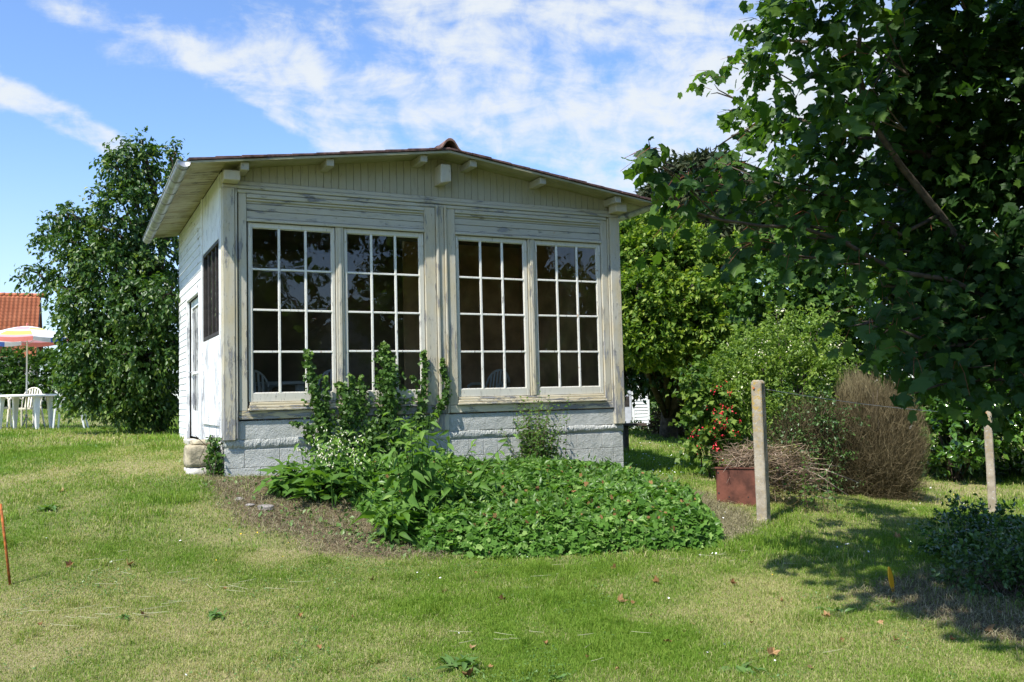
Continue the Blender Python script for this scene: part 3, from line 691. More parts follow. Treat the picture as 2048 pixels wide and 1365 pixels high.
# --- gutters
def gutter(side):
    u = RU0-.045 if side < 0 else RU1+.045; z0 = ZE-.012; R = .068; mb = MB(); V = []; Fc = []
    ns = [RN0-.03, 1.2, 2.8, RN1+.02]
    for i, n in enumerate(ns):
        zc_ = z0 - .010*i
        for j in range(11):
            t = math.pi*j/10; V.append((u+math.cos(t)*R, n, zc_-math.sin(t)*R))
        for j in range(11):
            t = math.pi*j/10; V.append((u+math.cos(t)*(R-.004), n, zc_-math.sin(t)*(R-.004)+.001))
    for i in range(3):
        for j in range(10):
            a = i*22+j; Fc += [(a, a+1, a+23, a+22), (a+11, a+33, a+34, a+12)]
        a = i*22; Fc += [(a, a+22, a+33, a+11), (a+10, a+21, a+43, a+32)]
    Fc += [tuple(range(0, 11)), tuple(range(66, 77))[::-1]]
    mb.add(V, Fc, True)
    mb.tube([(u-side*-R, n, z0-.01*i+.004) for i, n in enumerate(ns)] if False else [(u+side*R, n, z0-.01*i+.004) for i, n in enumerate(ns)], .010, 6)
    g = hp('gutter', mb, M['zinc'], 0)
    n = RN0+.12
    while n < RN1:
        zc_ = z0-.010*(n-RN0)/1.6; mb = MB(); P = [(u+math.cos(math.pi*j/8)*(R+.007), n, zc_-math.sin(math.pi*j/8)*(R+.007)) for j in range(9)]
        V = [(a, b-.016, c) for a, b, c in P]+[(a, b+.016, c) for a, b, c in P]; mb.add(V, [(j, j+1, j+10, j+9) for j in range(8)]+[(j+9, j+10, j+1, j) for j in range(0)])
        b = hs('gutter_bracket', mb, M['zinc_dark'], g, 0); sm = b.modifiers.new('s', 'SOLIDIFY'); sm.thickness = .006; n += .62
    return g
gutter(-1); gutter(1)
# --- windows
zg0, zg1 = 1.706, 3.636
wins = [(.334, 1.275, .284, 1.318), (1.466, 2.402, 1.424, 2.466), (2.942, 3.885, 2.893, 3.941), (4.087, 5.031, 4.052, 5.094)]
for k, (g0, g1_, o0, o1) in enumerate(wins):
    mb = MB(); n0, n1 = .048, .095; jt = hr.uniform(-.002, .002)
    mb.box(o0+.004, g0, n0, n1, 1.602, 3.696); mb.box(g1_, o1-.004, n0, n1, 1.602, 3.696)
    mb.box(g0+.0005, g1_-.0005, n0+.002, n1, 1.602, zg0); mb.box(g0+.0005, g1_-.0005, n0+.002, n1, zg1, 3.696)
    wn = hp('window', mb, M['sash'], .005)
    mb = MB()
    for i in (1, 2):
        x = g0+(g1_-g0)*i/3 + hr.uniform(-.003, .003); a = hr.uniform(-.003, .003)
        mb.hexa([(x-.014, n0+.004, zg0), (x+.014, n0+.004, zg0), (x+.014, n1-.01, zg0), (x-.014, n1-.01, zg0)], [(x-.014+a, n0+.004, zg1), (x+.014+a, n0+.004, zg1), (x+.014+a, n1-.01, zg1), (x-.014+a, n1-.01, zg1)])
    for j in (1, 2, 3):
        z = zg0+(zg1-zg0)*j/4 + hr.uniform(-.004, .004); a = hr.uniform(-.003, .003)
        mb.hexa([(g0, n0+.007, z-.012), (g1_, n0+.007, z-.012+a), (g1_, n1-.012, z-.012+a), (g0, n1-.012, z-.012)], [(g0, n0+.007, z+.012), (g1_, n0+.007, z+.012+a), (g1_, n1-.012, z+.012+a), (g0, n1-.012, z+.012)])
    # putty fillets round the panes
    e = .007
    mb.box(g0, g0+e, n0+.012, n1-.015, zg0, zg1); mb.box(g1_-e, g1_, n0+.012, n1-.015, zg0, zg1); mb.box(g0+e, g1_-e, n0+.013, n1-.015, zg0, zg0+e); mb.box(g0+e, g1_-e, n0+.013, n1-.015, zg1-e, zg1)
    hs('glazing_bars', mb, M['bar'], wn, .004)
    # panes: each very slightly out of plane, as old glass is
    mb = MB()
    for i in range(3):
        for j in range(4):
            xa, xb = g0+(g1_-g0)*i/3, g0+(g1_-g0)*(i+1)/3; za, zb = zg0+(zg1-zg0)*j/4, zg0+(zg1-zg0)*(j+1)/4
            d = [hr.uniform(-.0016, .0016) for _ in range(4)]
            mb.add([(xa, .072+d[0], za), (xb, .072+d[1], za), (xb, .072+d[2], zb), (xa, .072+d[3], zb)], [(0, 1, 2), (0, 2, 3)])
    hs('glass', mb, M['glass'], wn, 0)
    for x in (o0+.02, o1-.02):
        mb = MB(); mb.box(x-.011, x+.011, .034, .047, 3.53, 3.66); hs('hinge', mb, M['sash'], wn, .003)

# --- furniture seen through the panes
def mono_chair(name, mt, label, group=None, loc_=(0, 0, 0), rz_=0.0, slats='v'):
    t = empty(name, loc_, label, 'garden chair', group, rz_)
    mb = MB()                                             # faces +y; seat 0.43 high
    V = []; nxs, nys = 7, 6
    for i in range(nxs):
        for j in range(nys):
            a = -1+2*i/(nxs-1); b = j/(nys-1); wd = .215-.025*b
            V.append((a*wd, .22-.44*b, .435-.025*(1-a*a)*math.sin(math.pi*b)-.02*b))
    V2 = [(x, y, z-.012) for x, y, z in V]; n = nxs*nys
    Fc = [(i*nys+j, i*nys+j+1, (i+1)*nys+j+1, (i+1)*nys+j) for i in range(nxs-1) for j in range(nys-1)]
    mb.add(V+V2, Fc+[tuple(q+n for q in f[::-1]) for f in Fc], True); mb.box(-.215, .215, .205, .225, .395, .432)
    mb.build('seat', mt, t)
    bk = MB(); pts = []
    for i in range(13):
        a = math.pi*i/12; pts.append((-math.cos(a)*.205, -.235-.10*math.sin(a)**.7-.03*0, .56+.30*math.sin(a)**.8))
    bk.tube([(-.195, -.215, .42)]+pts+[(.195, -.215, .42)], .017, 6)
    for i in range(6):
        x = -.135+.054*i; top = .56+.29*math.sqrt(max(0, 1-(x/.205)**2))**.8; yy = -.235-.10*math.sqrt(max(0, 1-(x/.205)**2))**.7
        bk.hexa([(x-.013, -.225, .42), (x+.013, -.225, .42), (x+.013, -.213, .42), (x-.013, -.213, .42)], [(x-.014, yy-.006, top), (x+.014, yy-.006, top), (x+.014, yy+.006, top), (x-.014, yy+.006, top)])
    bk.build('backrest', mt, t)
    for s in (-1, 1):
        ar = MB(); ar.tube([(s*.205, -.25, .62), (s*.26, -.14, .655), (s*.27, .08, .65), (s*.262, .19, .62), (s*.25, .215, .56)], [.015, .022, .024, .020, .014], 6); ar.build('armrest', mt, t)
        for (xa, ya, xb, yb, zt) in ((.25, .215, .275, .26, .58), (.20, -.215, .245, -.31, .44)):
            lg = MB(); d = .021
            lg.hexa([(s*xb-d*.7, yb-d*.7, 0), (s*xb+d*.7, yb-d*.7, 0), (s*xb+d*.7, yb+d*.7, 0), (s*xb-d*.7, yb+d*.7, 0)], [(s*xa-d, ya-d, zt), (s*xa+d, ya-d, zt), (s*xa+d, ya+d, zt), (s*xa-d, ya+d, zt)])
            lg.build('leg', mt, t, bevel=.006)
    return t
def hl(u, n): p = loc(u, n, 1.152); return (p.x, p.y, p.z)
def round_table(name, label, R, H, c, mt, group=None):
    t = empty(name, c, label, 'table', group)
    mb = MB(); V = []; K = 40
    for r, z in ((R*.97, H), (R, H-.012), (R, H-.04), (R-.012, H-.045), (R-.02, H-.02)):
        V += [(math.cos(2*math.pi*i/K)*r, math.sin(2*math.pi*i/K)*r, z) for i in range(K)]
    Fc = [tuple(range(K))] + [(a*K+i, (a+1)*K+i, (a+1)*K+(i+1) % K, a*K+(i+1) % K) for a in range(4) for i in range(K)] + [tuple(range(4*K, 5*K))[::-1]]
    mb.add(V, Fc); mb.build('tabletop', mt, t)
    for k in range(4):
        a = math.pi/4+k*math.pi/2+.12; mb = MB(); ca, sa = math.cos(a), math.sin(a)
        def P(r, w, z): return (ca*r-sa*w, sa*r+ca*w, z)
        mb.hexa([P(R*.80, -.03, 0), P(R*.89, -.03, 0), P(R*.89, .03, 0), P(R*.80, .03, 0)], [P(R*.70, -.06, H-.021), P(R*.86, -.06, H-.021), P(R*.86, .06, H-.021), P(R*.70, .06, H-.021)])
        mb.build('leg', mt, t, bevel=.008)
    return t
mono_chair('garden_chair', M['plastic'], 'white plastic chair inside the pavilion behind the lower left pane', None, hl(.55, 1.0), YAW+math.pi)
mono_chair('garden_chair', M['plastic'], 'white plastic chair inside the pavilion behind the climbing ivy', None, hl(1.55, 1.1), YAW+math.pi-.3)
round_table('garden_table', 'white round plastic table inside the pavilion between two chairs', .45, .72, hl(1.1, 2.0), M['plastic'])
mono_chair('garden_chair', M['plastic'], 'white plastic chair inside the pavilion by the brown right wall', None, hl(4.2, 1.9), YAW+2.2)

# ================================================================== vegetation
def branches(mb, rng_, p, d, L, r, depth, ends, spread=.55, up=.12, kids=3, seg=5):
    p = Vector(p); d = Vector(d).normalized(); pts = [p.copy()]; rr = [r]
    for i in range(seg):
        d = (d + Vector((rng_.gauss(0, .12), rng_.gauss(0, .12), rng_.gauss(0, .08)+up*.15))).normalized(); p = p + d*(L/seg); pts.append(p.copy()); rr.append(r*(1-.55*(i+1)/seg))
    mb.tube(pts, rr, 6 if r > .02 else 4)
    ends.append((pts[-1], d.copy()))
    if depth > 0:
        for k in range(kids):
            i = rng_.randint(seg//2, seg); a = rng_.uniform(0, 6.28); v = d.orthogonal().normalized(); v.rotate(Matrix.Rotation(a, 3, d)) if False else None
            v = Matrix.Rotation(a, 3, d) @ v
            branches(mb, rng_, pts[i], d*(1-spread)+v*spread+Vector((0, 0, up)), L*rng_.uniform(.55, .8), rr[i]*.65, depth-1, ends, spread, up, kids, max(3, seg-1))
def join_leaves(parts):
    return [np.concatenate([p[i] for p in parts]) for i in range(5)]
def lobes_px(L, Y0):
    """[(px,py,rx_px,rz_px,dY,rY_m)] -> (centre, radii)"""
    out = []
    for px, py, rx, rz_, dY, ry in L:
        Y = Y0+dY; c = at(px, py, Y); s = Y/FPX; out.append((np.array(c), np.array((rx*s, ry, rz_*s))))
    return out
def crown(seed, lobes, dens, nleaf, slen, lsize, droop, young=.3, lo=.55, upn=.6, lobe_tone=.12, spread=.9, gdir=None, tonevar=.15, bt=.33):
    r = np.random.default_rng(seed); parts = []
    for c, rad in lobes:
        area = 4*np.pi*((rad[0]*rad[1])**1.6+(rad[0]*rad[2])**1.6+(rad[1]*rad[2])**1.6)**(1/1.6)/3**(1/1.6)
        n = max(6, int(area*dens)); P, d = ellip(r, n, c, rad, lo)
        # irregular outline: bumps
        ph = r.random(3)*6.28; bump = 1+.16*np.sin(d[:, 0]*5+ph[0])*np.sin(d[:, 2]*6+ph[1])+.10*np.sin(d[:, 1]*9+ph[2])
        P = c + (P-c)*bump[:, None]
        D_ = norm(d + r.normal(0, .35, d.shape) + np.array([0, 0, .25 if droop < .5 else .0]))
        b = np.clip(r.normal(bt, .07)+r.normal(0, .09, len(P)), .02, .9)
        parts.append(sprigs(r, P, D_, nleaf, slen, lsize, droop, spread, young, upn, b, tonevar))
    return join_leaves(parts)
def tree(name, label, cat, base, lobes, lm, kw, tpl, trunk_r, H, group=None, bark='bark', lean=(0, 0)):
    t = empty(name, base, label, cat, group); rr = random.Random(int(kw['seed']))
    P = crown(lobes=lobes, **kw); me = leafmesh('crown', P[0]-np.array(base), P[1], P[2], P[3], P[4], tpl); o = obj('crown', me, lm, t)
    mb = MB(); b0 = Vector((0, 0, -.08)); top = Vector((lean[0], lean[1], H))
    pts = [b0.lerp(top, k/6)+Vector((rr.gauss(0, .03), rr.gauss(0, .03), 0))*(k > 0) for k in range(7)]
    mb.tube(pts, [trunk_r*(1.25 if k == 0 else 1)*(1-.11*k) for k in range(7)], 8)
    for c, rad in lobes:
        c = Vector(c)-Vector(base); s = pts[rr.randint(1, 5)] if c.z < H else pts[rr.randint(4, 6)]
        m = s.lerp(c, .5)+Vector((0, 0, .08)); mb.tube([s, m, c, c+Vector((rr.gauss(0, 1)*rad[0]*.4, rr.gauss(0, 1)*rad[1]*.4, rad[2]*.5))], [trunk_r*.45, trunk_r*.32, trunk_r*.2, trunk_r*.08], 5)
        for k in range(4):
            q = c+Vector((rr.uniform(-1, 1)*rad[0], rr.uniform(-1, 1)*rad[1], rr.uniform(-1, 1)*rad[2]))*.8; mb.tube([c, (c+q)/2+Vector((0, 0, .05)), q], [trunk_r*.16, trunk_r*.1, trunk_r*.04], 4)
    obj('trunk', mb.mesh('trunk'), M[bark], t)
    return t

# --- the pear-like tree beside the side wall
bx, by, bz = onray(318, 15.6)
L = lobes_px([(255, 340, 50, 55, 0, .6), (285, 320, 32, 45, .1, .4), (255, 430, 78, 80, 0, .9), (345, 330, 14, 36, .1, .25), (352, 390, 22, 55, .2, .3), (140, 440, 48, 30, 0, .5), (115, 470, 38, 26, .1, .4),
              (175, 500, 75, 45, -.1, .7), (230, 540, 95, 70, -.1, 1.0), (320, 500, 60, 90, .3, .8), (75, 546, 34, 11, .1, .3), (120, 565, 38, 20, .1, .4), (190, 610, 80, 55, -.2, .9), (290, 610, 75, 75, -.5, 1.0), (340, 590, 42, 40, -1.0, .5),
              (165, 640, 55, 32, 0, .6), (215, 700, 85, 65, -.2, 1.0), (300, 710, 72, 80, -.4, 1.0), (172, 740, 50, 40, -.1, .6), (215, 780, 80, 50, 0, .9), (160, 775, 40, 30, .1, .5), (285, 292, 10, 30, 0, .15), (350, 312, 8, 36, 0, .12), (215, 318, 12, 26, 0, .15), (250, 300, 10, 22, 0, .15), (130, 425, 12, 22, 0, .15), (280, 800, 75, 48, 0, .9), (340, 690, 30, 70, -.5, .5), (330, 790, 35, 60, .1, .6), (145, 690, 26, 20, .2, .3)], 15.4)
L = [(c, rd*.74) for c, rd in L]
tree('pear_tree', 'dark glossy pear tree growing beside the white side wall', 'tree', (bx, by, bz), L, M['lf_pear'],
     dict(seed=11, dens=74, nleaf=11, slen=.24, lsize=.092, droop=.85, young=.55, lo=.4, upn=.5, bt=.32, tonevar=.12), 'oval', .11, 3.6)
# --- big bright tree right of the pavilion
bx, by, bz = onray(1335, 23.5)
r_ = np.random.default_rng(5); Lb = []
for px, py, rx, rz_, dY, ry in [(1300, 480, 75, 45, 0, 1.0), (1350, 520, 80, 50, -.5, 1.1), (1275, 540, 60, 50, -.5, .9), (1420, 560, 70, 50, -.3, 1.0), (1250, 610, 55, 45, -.8, .9), (1330, 600, 80, 50, -1.2, 1.1), (1400, 640, 75, 50, -1.1, 1.0), (1290, 680, 70, 40, -1.2, 1.0), (1460, 620, 60, 60, 0, 1.0), (1370, 700, 75, 34, -1.0, 1.0), (1240, 500, 40, 50, .3, .8), (1450, 540, 50, 40, .6, .8), (1190, 600, 60, 90, 1, 1.2), (1440, 700, 50, 45, 0, .9)]:
    Lb.append((px, py, rx, rz_, dY, ry))
    for k in range(5): a = r_.uniform(0, 6.28); Lb.append((px+rx*.8*math.cos(a), py-abs(rz_*.8*math.sin(a)) if k < 4 else py+rz_*.3, rx*.30, rz_*.42, dY-ry*.6*r_.random(), .35))
L = lobes_px(Lb, 22.5)
tree('chestnut_tree', 'large rounded bright yellow-green tree just right of the pavilion', 'tree', (bx, by, bz), L, M['lf_bright'],
     dict(seed=12, dens=30, nleaf=11, slen=.28, lsize=.15, droop=.15, young=.6, lo=.5, upn=.8, bt=.36, spread=.75), 'dia', .22, 3.2)
L = lobes_px([(1300, 740, 75, 45, .5, 1.6), (1370, 760, 60, 40, .5, 1.6), (1250, 745, 50, 36, .8, 1.4), (1400, 790, 50, 50, 1, 1.2), (1440, 770, 50, 60, 0, 1.2), (1330, 700, 110, 50, 1.6, 1.8), (1210, 720, 50, 60, 1.0, 1.2)], 23.0)
bx, by, bz = onray(1410, 24.5)
tree('evergreen_oak', 'dense dark low-hanging evergreen under the bright yellow-green tree', 'tree', (bx, by, bz), L, M['lf_dark'],
     dict(seed=13, dens=16, nleaf=9, slen=.3, lsize=.16, droop=.5, young=.1, lo=.2, bt=.15), 'dia', .18, 2.2)
# --- pines behind
for k, (px, Y, lb, Ls) in enumerate([(1400, 42, 'dark pine tree rising behind the bright yellow-green tree', [(1400, 355, 75, 30, 0, 1.5), (1350, 400, 60, 30, 0, 1.3), (1440, 400, 60, 35, 0, 1.5), (1380, 440, 75, 35, 0, 1.5), (1330, 450, 60, 30, 0, 1.4), (1430, 460, 60, 40, 0, 1.4), (1290, 455, 45, 20, .5, 1)]),
                                     (1560, 46, 'brownish pine tree behind the drooping sycamore branch', [(1520, 410, 60, 30, 0, 1.5), (1590, 440, 65, 35, 0, 1.5), (1500, 460, 60, 40, 0, 1.5), (1560, 490, 80, 35, 0, 1.5), (1640, 480, 50, 35, 0, 1.4)])]):
    bx, by, bz = onray(px, Y)
    tree('pine_tree', lb, 'pine tree', (bx, by, bz), lobes_px(Ls, Y), M['lf_pine'], dict(seed=20+k, dens=11, nleaf=14, slen=.5, lsize=.42, droop=.1, young=.3, lo=.5, upn=.4, bt=.4), 'lance', .2, 7.5, 'pine trees in the background')
# --- trees in the middle ground on the right
bx, by, bz = onray(1600, 19)
tree('maple_tree', 'dark green small maple tree behind the white-flowering bush', 'tree', (bx, by, bz), lobes_px([(1560, 560, 70, 50, 0, .9), (1640, 590, 75, 60, 0, 1.0), (1700, 640, 60, 60, .2, .9), (1590, 640, 70, 50, 0, .9), (1520, 600, 50, 60, .4, .8), (1620, 530, 60, 30, .2, .7), (1660, 680, 80, 50, .4, 1), (1530, 680, 60, 50, .5, .8), (1600, 760, 120, 70, .8, 1.2), (1720, 760, 60, 80, .8, 1)], 18.5), M['lf_mid'],
     dict(seed=30, dens=16, nleaf=8, slen=.25, lsize=.15, droop=.4, young=.25, lo=.45, bt=.28), 'palm3', .12, 2.4, 'small trees on the right')
bx, by, bz = onray(1690, 31)
tree('ash_tree', 'pale yellowish feathery tree standing furthest right behind the maple', 'tree', (bx, by, bz), lobes_px([(1540, 500, 60, 34, 0, 1.3), (1610, 500, 70, 40, 0, 1.4), (1700, 530, 70, 45, 0, 1.4), (1780, 590, 60, 50, 0, 1.3), (1720, 610, 90, 60, 0, 1.5), (1820, 660, 70, 60, 0, 1.4), (1480, 520, 40, 34, .4, 1), (1640, 700, 200, 90, 1, 1.6)], 31), M['lf_bright'],
     dict(seed=31, dens=5.5, nleaf=10, slen=.45, lsize=.26, droop=.35, young=.4, lo=.35, bt=.35), 'dia', .16, 4.5, 'small trees on the right')
# --- shrubs
def shrub(name, label, cat, base, lobes, lm, kw, tpl, group=None, stems=9, stem_m='bark', sr=.012):
    t = empty(name, base, label, cat, group); rr = random.Random(int(kw['seed'])); B = np.array(base)
    P = crown(lobes=lobes, **kw); obj('foliage', leafmesh('foliage', P[0]-B, P[1], P[2], P[3], P[4], tpl), lm, t)
    mb = MB()
    for c, rad in lobes:
        for k in range(max(2, stems//len(lobes)+1)):
            q = Vector(c)-Vector(base)+Vector((rr.uniform(-1, 1)*rad[0], rr.uniform(-1, 1)*rad[1], rr.uniform(-.6, .9)*rad[2]))*.85
            s = Vector((rr.gauss(0, .08), rr.gauss(0, .08), -.03)); m = s.lerp(q, .5)+Vector((rr.gauss(0, .06), rr.gauss(0, .06), .12))
            mb.tube([s, m, q], [sr, sr*.7, sr*.3], 4)
    obj('stems', mb.mesh('stems'), M[stem_m], t); return t
def blossoms(t, base, lobes, n, size, m, seed, name='blossom', front=None):
    r = np.random.default_rng(seed); Ps = []
    for i in range(n):
        c, rad = lobes[r.integers(len(lobes))]; d = norm(r.normal(size=3)+np.array([0, -.9, .4])); Ps.append(c+d*rad*r.uniform(.92, 1.1)-np.array(base))
    P = np.repeat(np.array(Ps), 5, 0); P = P + r.normal(0, size*.8, P.shape)
    me = leafmesh(name, P, r.normal(size=P.shape), r.normal(size=P.shape), np.full(len(P), size)*r.uniform(.6, 1.2, len(P)), r.random(len(P)), 'dia'); return obj(name, me, m, t)
bx, by, bz = onray(1560, 13.9)
Lp = lobes_px([(1480, 730, 55, 50, 0, .5), (1540, 700, 60, 45, 0, .6), (1610, 690, 60, 45, 0, .6), (1570, 760, 95, 60, -.2, .7), (1490, 800, 80, 60, -.2, .6), (1650, 730, 45, 45, .1, .5), (1560, 650, 14, 34, 0, .2), (1455, 780, 60, 50, .1, .5), (1440, 850, 40, 36, .1, .4), (1635, 665, 20, 30, 0, .2), (1510, 860, 60, 40, 0, .5)], 13.6)
t = shrub('privet_bush', 'light green privet bush with cream blossom behind the concrete post', 'bush', (bx, by, bz), Lp, M['lf_privet'], dict(seed=40, dens=62, nleaf=10, slen=.22, lsize=.068, droop=.1, young=.4, lo=.5, bt=.38), 'dia', stems=30)
blossoms(t, (bx, by, bz), Lp[:8], 80, .035, M['white_fl'], 41)
bx, by, bz = onray(1425, 13.3)
Lf = lobes_px([(1430, 800, 34, 34, 0, .3), (1410, 850, 34, 30, 0, .3), (1440, 850, 34, 36, -.1, .3), (1395, 745, 18, 34, 0, .15), (1400, 790, 26, 30, .1, .25), (1380, 770, 14, 18, 0, .15), (1415, 895, 20, 28, 0, .2), (1385, 880, 16, 18, 0, .2)], 13.2)
t = shrub('ribes_bush', 'low maple-leaved bush carrying clusters of red flowers', 'bush', (bx, by, bz), Lf, M['lf_mid'], dict(seed=42, dens=62, nleaf=7, slen=.2, lsize=.085, droop=.5, young=.55, lo=.4, bt=.4), 'palm3', stems=20, sr=.007)
blossoms(t, (bx, by, bz), [(c_+np.array((0, -.22, 0)), r__*1.02) for c_, r__ in (Lf[0], Lf[1], Lf[2], Lf[1], Lf[6])], 52, .038, M['red'], 43)
# low young plants between the posts
def twigmass(name, label, cat, base, lobes, n, L, W, seed, up=.5, droop=0., lo=.1, tone=(0, 1), m='twigs_brown', parent=None, basegrow=True, kind=None):
    r = np.random.default_rng(seed); Vs = []; off_ = 0; F3 = []; T = []
    B = np.array(base, float)
    tot = sum(rad.prod() for c, rad in lobes)
    for c, rad in lobes:
        k = max(30, int(n*rad.prod()/tot)); P, d = ellip(r, k, c, rad, lo, power=.6); k = len(P)
        grow = norm(P-(B+np.array([0, 0, .0]))) if basegrow else d
        D_ = norm(grow*.9+r.normal(0, .45, (k, 3))+np.array([0, 0, up])); ln = L*r.uniform(.4, 1.3, k)[:, None]
        side = norm(np.cross(D_, r.normal(size=(k, 3))))*(W*r.uniform(.5, 1.3, k))[:, None]
        A = P-D_*ln*.5; Mi = P+r.normal(0, .06, (k, 3))*ln; E_ = P+D_*ln*.5; E_[:, 2] -= droop*ln[:, 0]
        Vv = np.stack([A-side*.5, A+side*.5, Mi-side*.4, Mi+side*.4, E_], 1).reshape(-1, 3); kk = off_+np.arange(k)*5
        Vs.append(Vv-B); F3.append(np.concatenate([np.stack([kk, kk+1, kk+3], -1), np.stack([kk, kk+3, kk+2], -1), np.stack([kk+2, kk+3, kk+4], -1)]))
        tt = r.uniform(tone[0], tone[1], k); T += [tt, tt, tt]; off_ += 5*k
    me = fastmesh(name, np.concatenate(Vs), F3, T)
    if parent is not None: return obj(name, me, M[m], parent)
    t = empty(name, base, label, cat); obj('twigs', me, M[m], t); return t
bx, by, bz = onray(1735, 12.9)
Lt = lobes_px([(1745, 900, 95, 120, 0, .75), (1790, 880, 60, 100, 0, .6), (1700, 920, 80, 110, -.1, .7), (1740, 810, 70, 60, 0, .55), (1790, 960, 55, 70, 0, .6), (1720, 990, 90, 50, 0, .7)], 12.9)
t = twigmass('broom_bush', 'rounded brown leafless twiggy bush left of the second post', 'bush', (bx, by, bz), Lt, 60000, .22, .0042, 50, up=.25, tone=(0, .8))
twigmass('top_twigs', None, None, (bx, by, bz), lobes_px([(1710, 785, 36, 48, 0, .35), (1745, 805, 50, 30, 0, .4), (1700, 800, 22, 40, 0, .3)], 12.9), 3600, .34, .0045, 51, up=1.2, tone=(.6, 1), parent=t)
twigmass('outer_twigs', None, None, (bx, by, bz), [(c, rd*1.0) for c, rd in Lt], 1500, .36, .0042, 53, up=.5, tone=(.4, .8), lo=.9, parent=t)
mb = MB(); rr = random.Random(3)
for k in range(40):
    a = rr.uniform(0, 6.28); q = Vector((math.cos(a)*rr.uniform(.1, .75), math.sin(a)*rr.uniform(.1, .6), rr.uniform(.5, 1.5))); mb.tube([(rr.gauss(0, .06), rr.gauss(0, .06), -.03), q*.5+Vector((0, 0, .1)), q], [.014, .01, .004], 4)
mb.build('stems', M['bark'], t)
bx, by, bz = onray(1610, 12.7)
Ld = lobes_px([(1600, 870, 60, 80, 0, .5), (1640, 930, 60, 80, 0, .5), (1590, 960, 50, 50, -.3, .4), (1650, 850, 60, 60, .1, .5), (1560, 900, 40, 60, .2, .4)], 12.7)
t = shrub('berberis_bush', 'dark olive dense bush between the privet and the brown twiggy bush', 'bush', (bx, by, bz), Ld, M['lf_dark'], dict(seed=44, dens=80, nleaf=8, slen=.2, lsize=.05, droop=.3, young=.5, lo=.3, bt=.5), 'dia', stems=20)
twigmass('twigs', None, None, (bx, by, bz), Ld, 9000, .25, .005, 52, up=.3, tone=(0, .5), parent=t)
# young leafy shoots at its foot
def shoots(name, label, cat, base, specs, lm, tpl, lsize, seed, group=None, stem_r=.004, nleaf=10, stem_m='twig', droop=.3):
    """specs: list of (dx,dy,h,lean) stems with alternate leaves"""
    t = empty(name, base, label, cat, group); r = np.random.default_rng(seed); mb = MB(); A = []
    for dx, dy, h, lx, ly in specs:
        p = [Vector((dx+lx*h*s**1.6, dy+ly*h*s**1.6, h*(s-.10*s*s*abs(lx)))) for s in (0, .3, .6, .85, 1)]; p[0].z = -.03
        mb.tube(p, [stem_r, stem_r*.9, stem_r*.7, stem_r*.5, stem_r*.25], 4, False)
        n = nleaf; s = np.linspace(.12, 1, n); P = np.array([(dx+lx*h*q**1.6, dy+ly*h*q**1.6, h*(q-.10*q*q*abs(lx))) for q in s])
        a = np.arange(n)*2.4+r.random()*6.28; D_ = np.stack([np.cos(a), np.sin(a), np.full(n, .25)-droop], -1)+r.normal(0, .25, (n, 3))
        A.append((P, norm(D_), norm(np.array([-.1, -.55, .75])+r.normal(0, .5, (n, 3))), lsize*(1.15-.6*s)*r.uniform(.75, 1.2, n), np.clip(.25+.5*s**3+r.normal(0, .1, n), 0, 1)))
    J = join_leaves(A); obj('leaves', leafmesh('leaves', *J, tpl), lm, t); mb.build('stems', M[stem_m], t); return t
def fan(r, n, rad, h, lean, hv=.25):
    return [(r.gauss(0, rad), r.gauss(0, rad), h*r.uniform(1-hv, 1+hv), r.gauss(0, lean), r.gauss(0, lean)) for _ in range(n)]
rr = random.Random(9)
bx, by = gp(1640, 1030); shoots('elder_shoot', 'fresh green leafy shoots at the foot of the brushwood heap', 'plant', (bx, by+.1, g1(bx, by)), fan(rr, 9, .12, .75, .25), M['lf_mid'], 'oval', .07, 60, nleaf=14)
# laurel hedge on the far right
for k, (px, Y, Ls, lb) in enumerate([(1900, 15.9, [(1900, 860, 60, 60, 0, .8), (1930, 790, 70, 60, .2, .9), (1870, 700, 60, 60, .5, .9), (1960, 850, 60, 60, 0, .8), (1990, 760, 60, 80, .3, .9), (1870, 800, 34, 50, .2, .6), (1920, 620, 90, 60, .9, 1)], 'glossy bright laurel bush behind the second post'),
                                     (2090, 16.4, [(2060, 850, 70, 80, 0, .9), (2120, 780, 90, 100, .2, 1), (2080, 650, 90, 80, .8, 1), (2180, 850, 90, 100, 0, 1)], 'glossy laurel bush at the right edge of the garden')]):
    bx, by, bz = onray(px, Y)
    shrub('laurel_bush', lb, 'bush', (bx, by, bz), lobes_px(Ls, Y), M['lf_laurel'], dict(seed=70+k, dens=26, nleaf=9, slen=.26, lsize=.15, droop=.15, young=.45, lo=.5, bt=.3), 'oval', 'laurel bushes on the right', stems=16)
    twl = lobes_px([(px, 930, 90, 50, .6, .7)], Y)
    P = crown(80+k, twl, 30, 8, .25, .15, .3, 0, .1, bt=.1); o = obj('lower_foliage', leafmesh('lower_foliage', P[0]-np.array((bx, by, bz)), P[1], P[2], P[3], P[4], 'oval'), M['lf_dark'], bpy.data.objects['laurel_bush' if k == 0 else 'laurel_bush.001'])
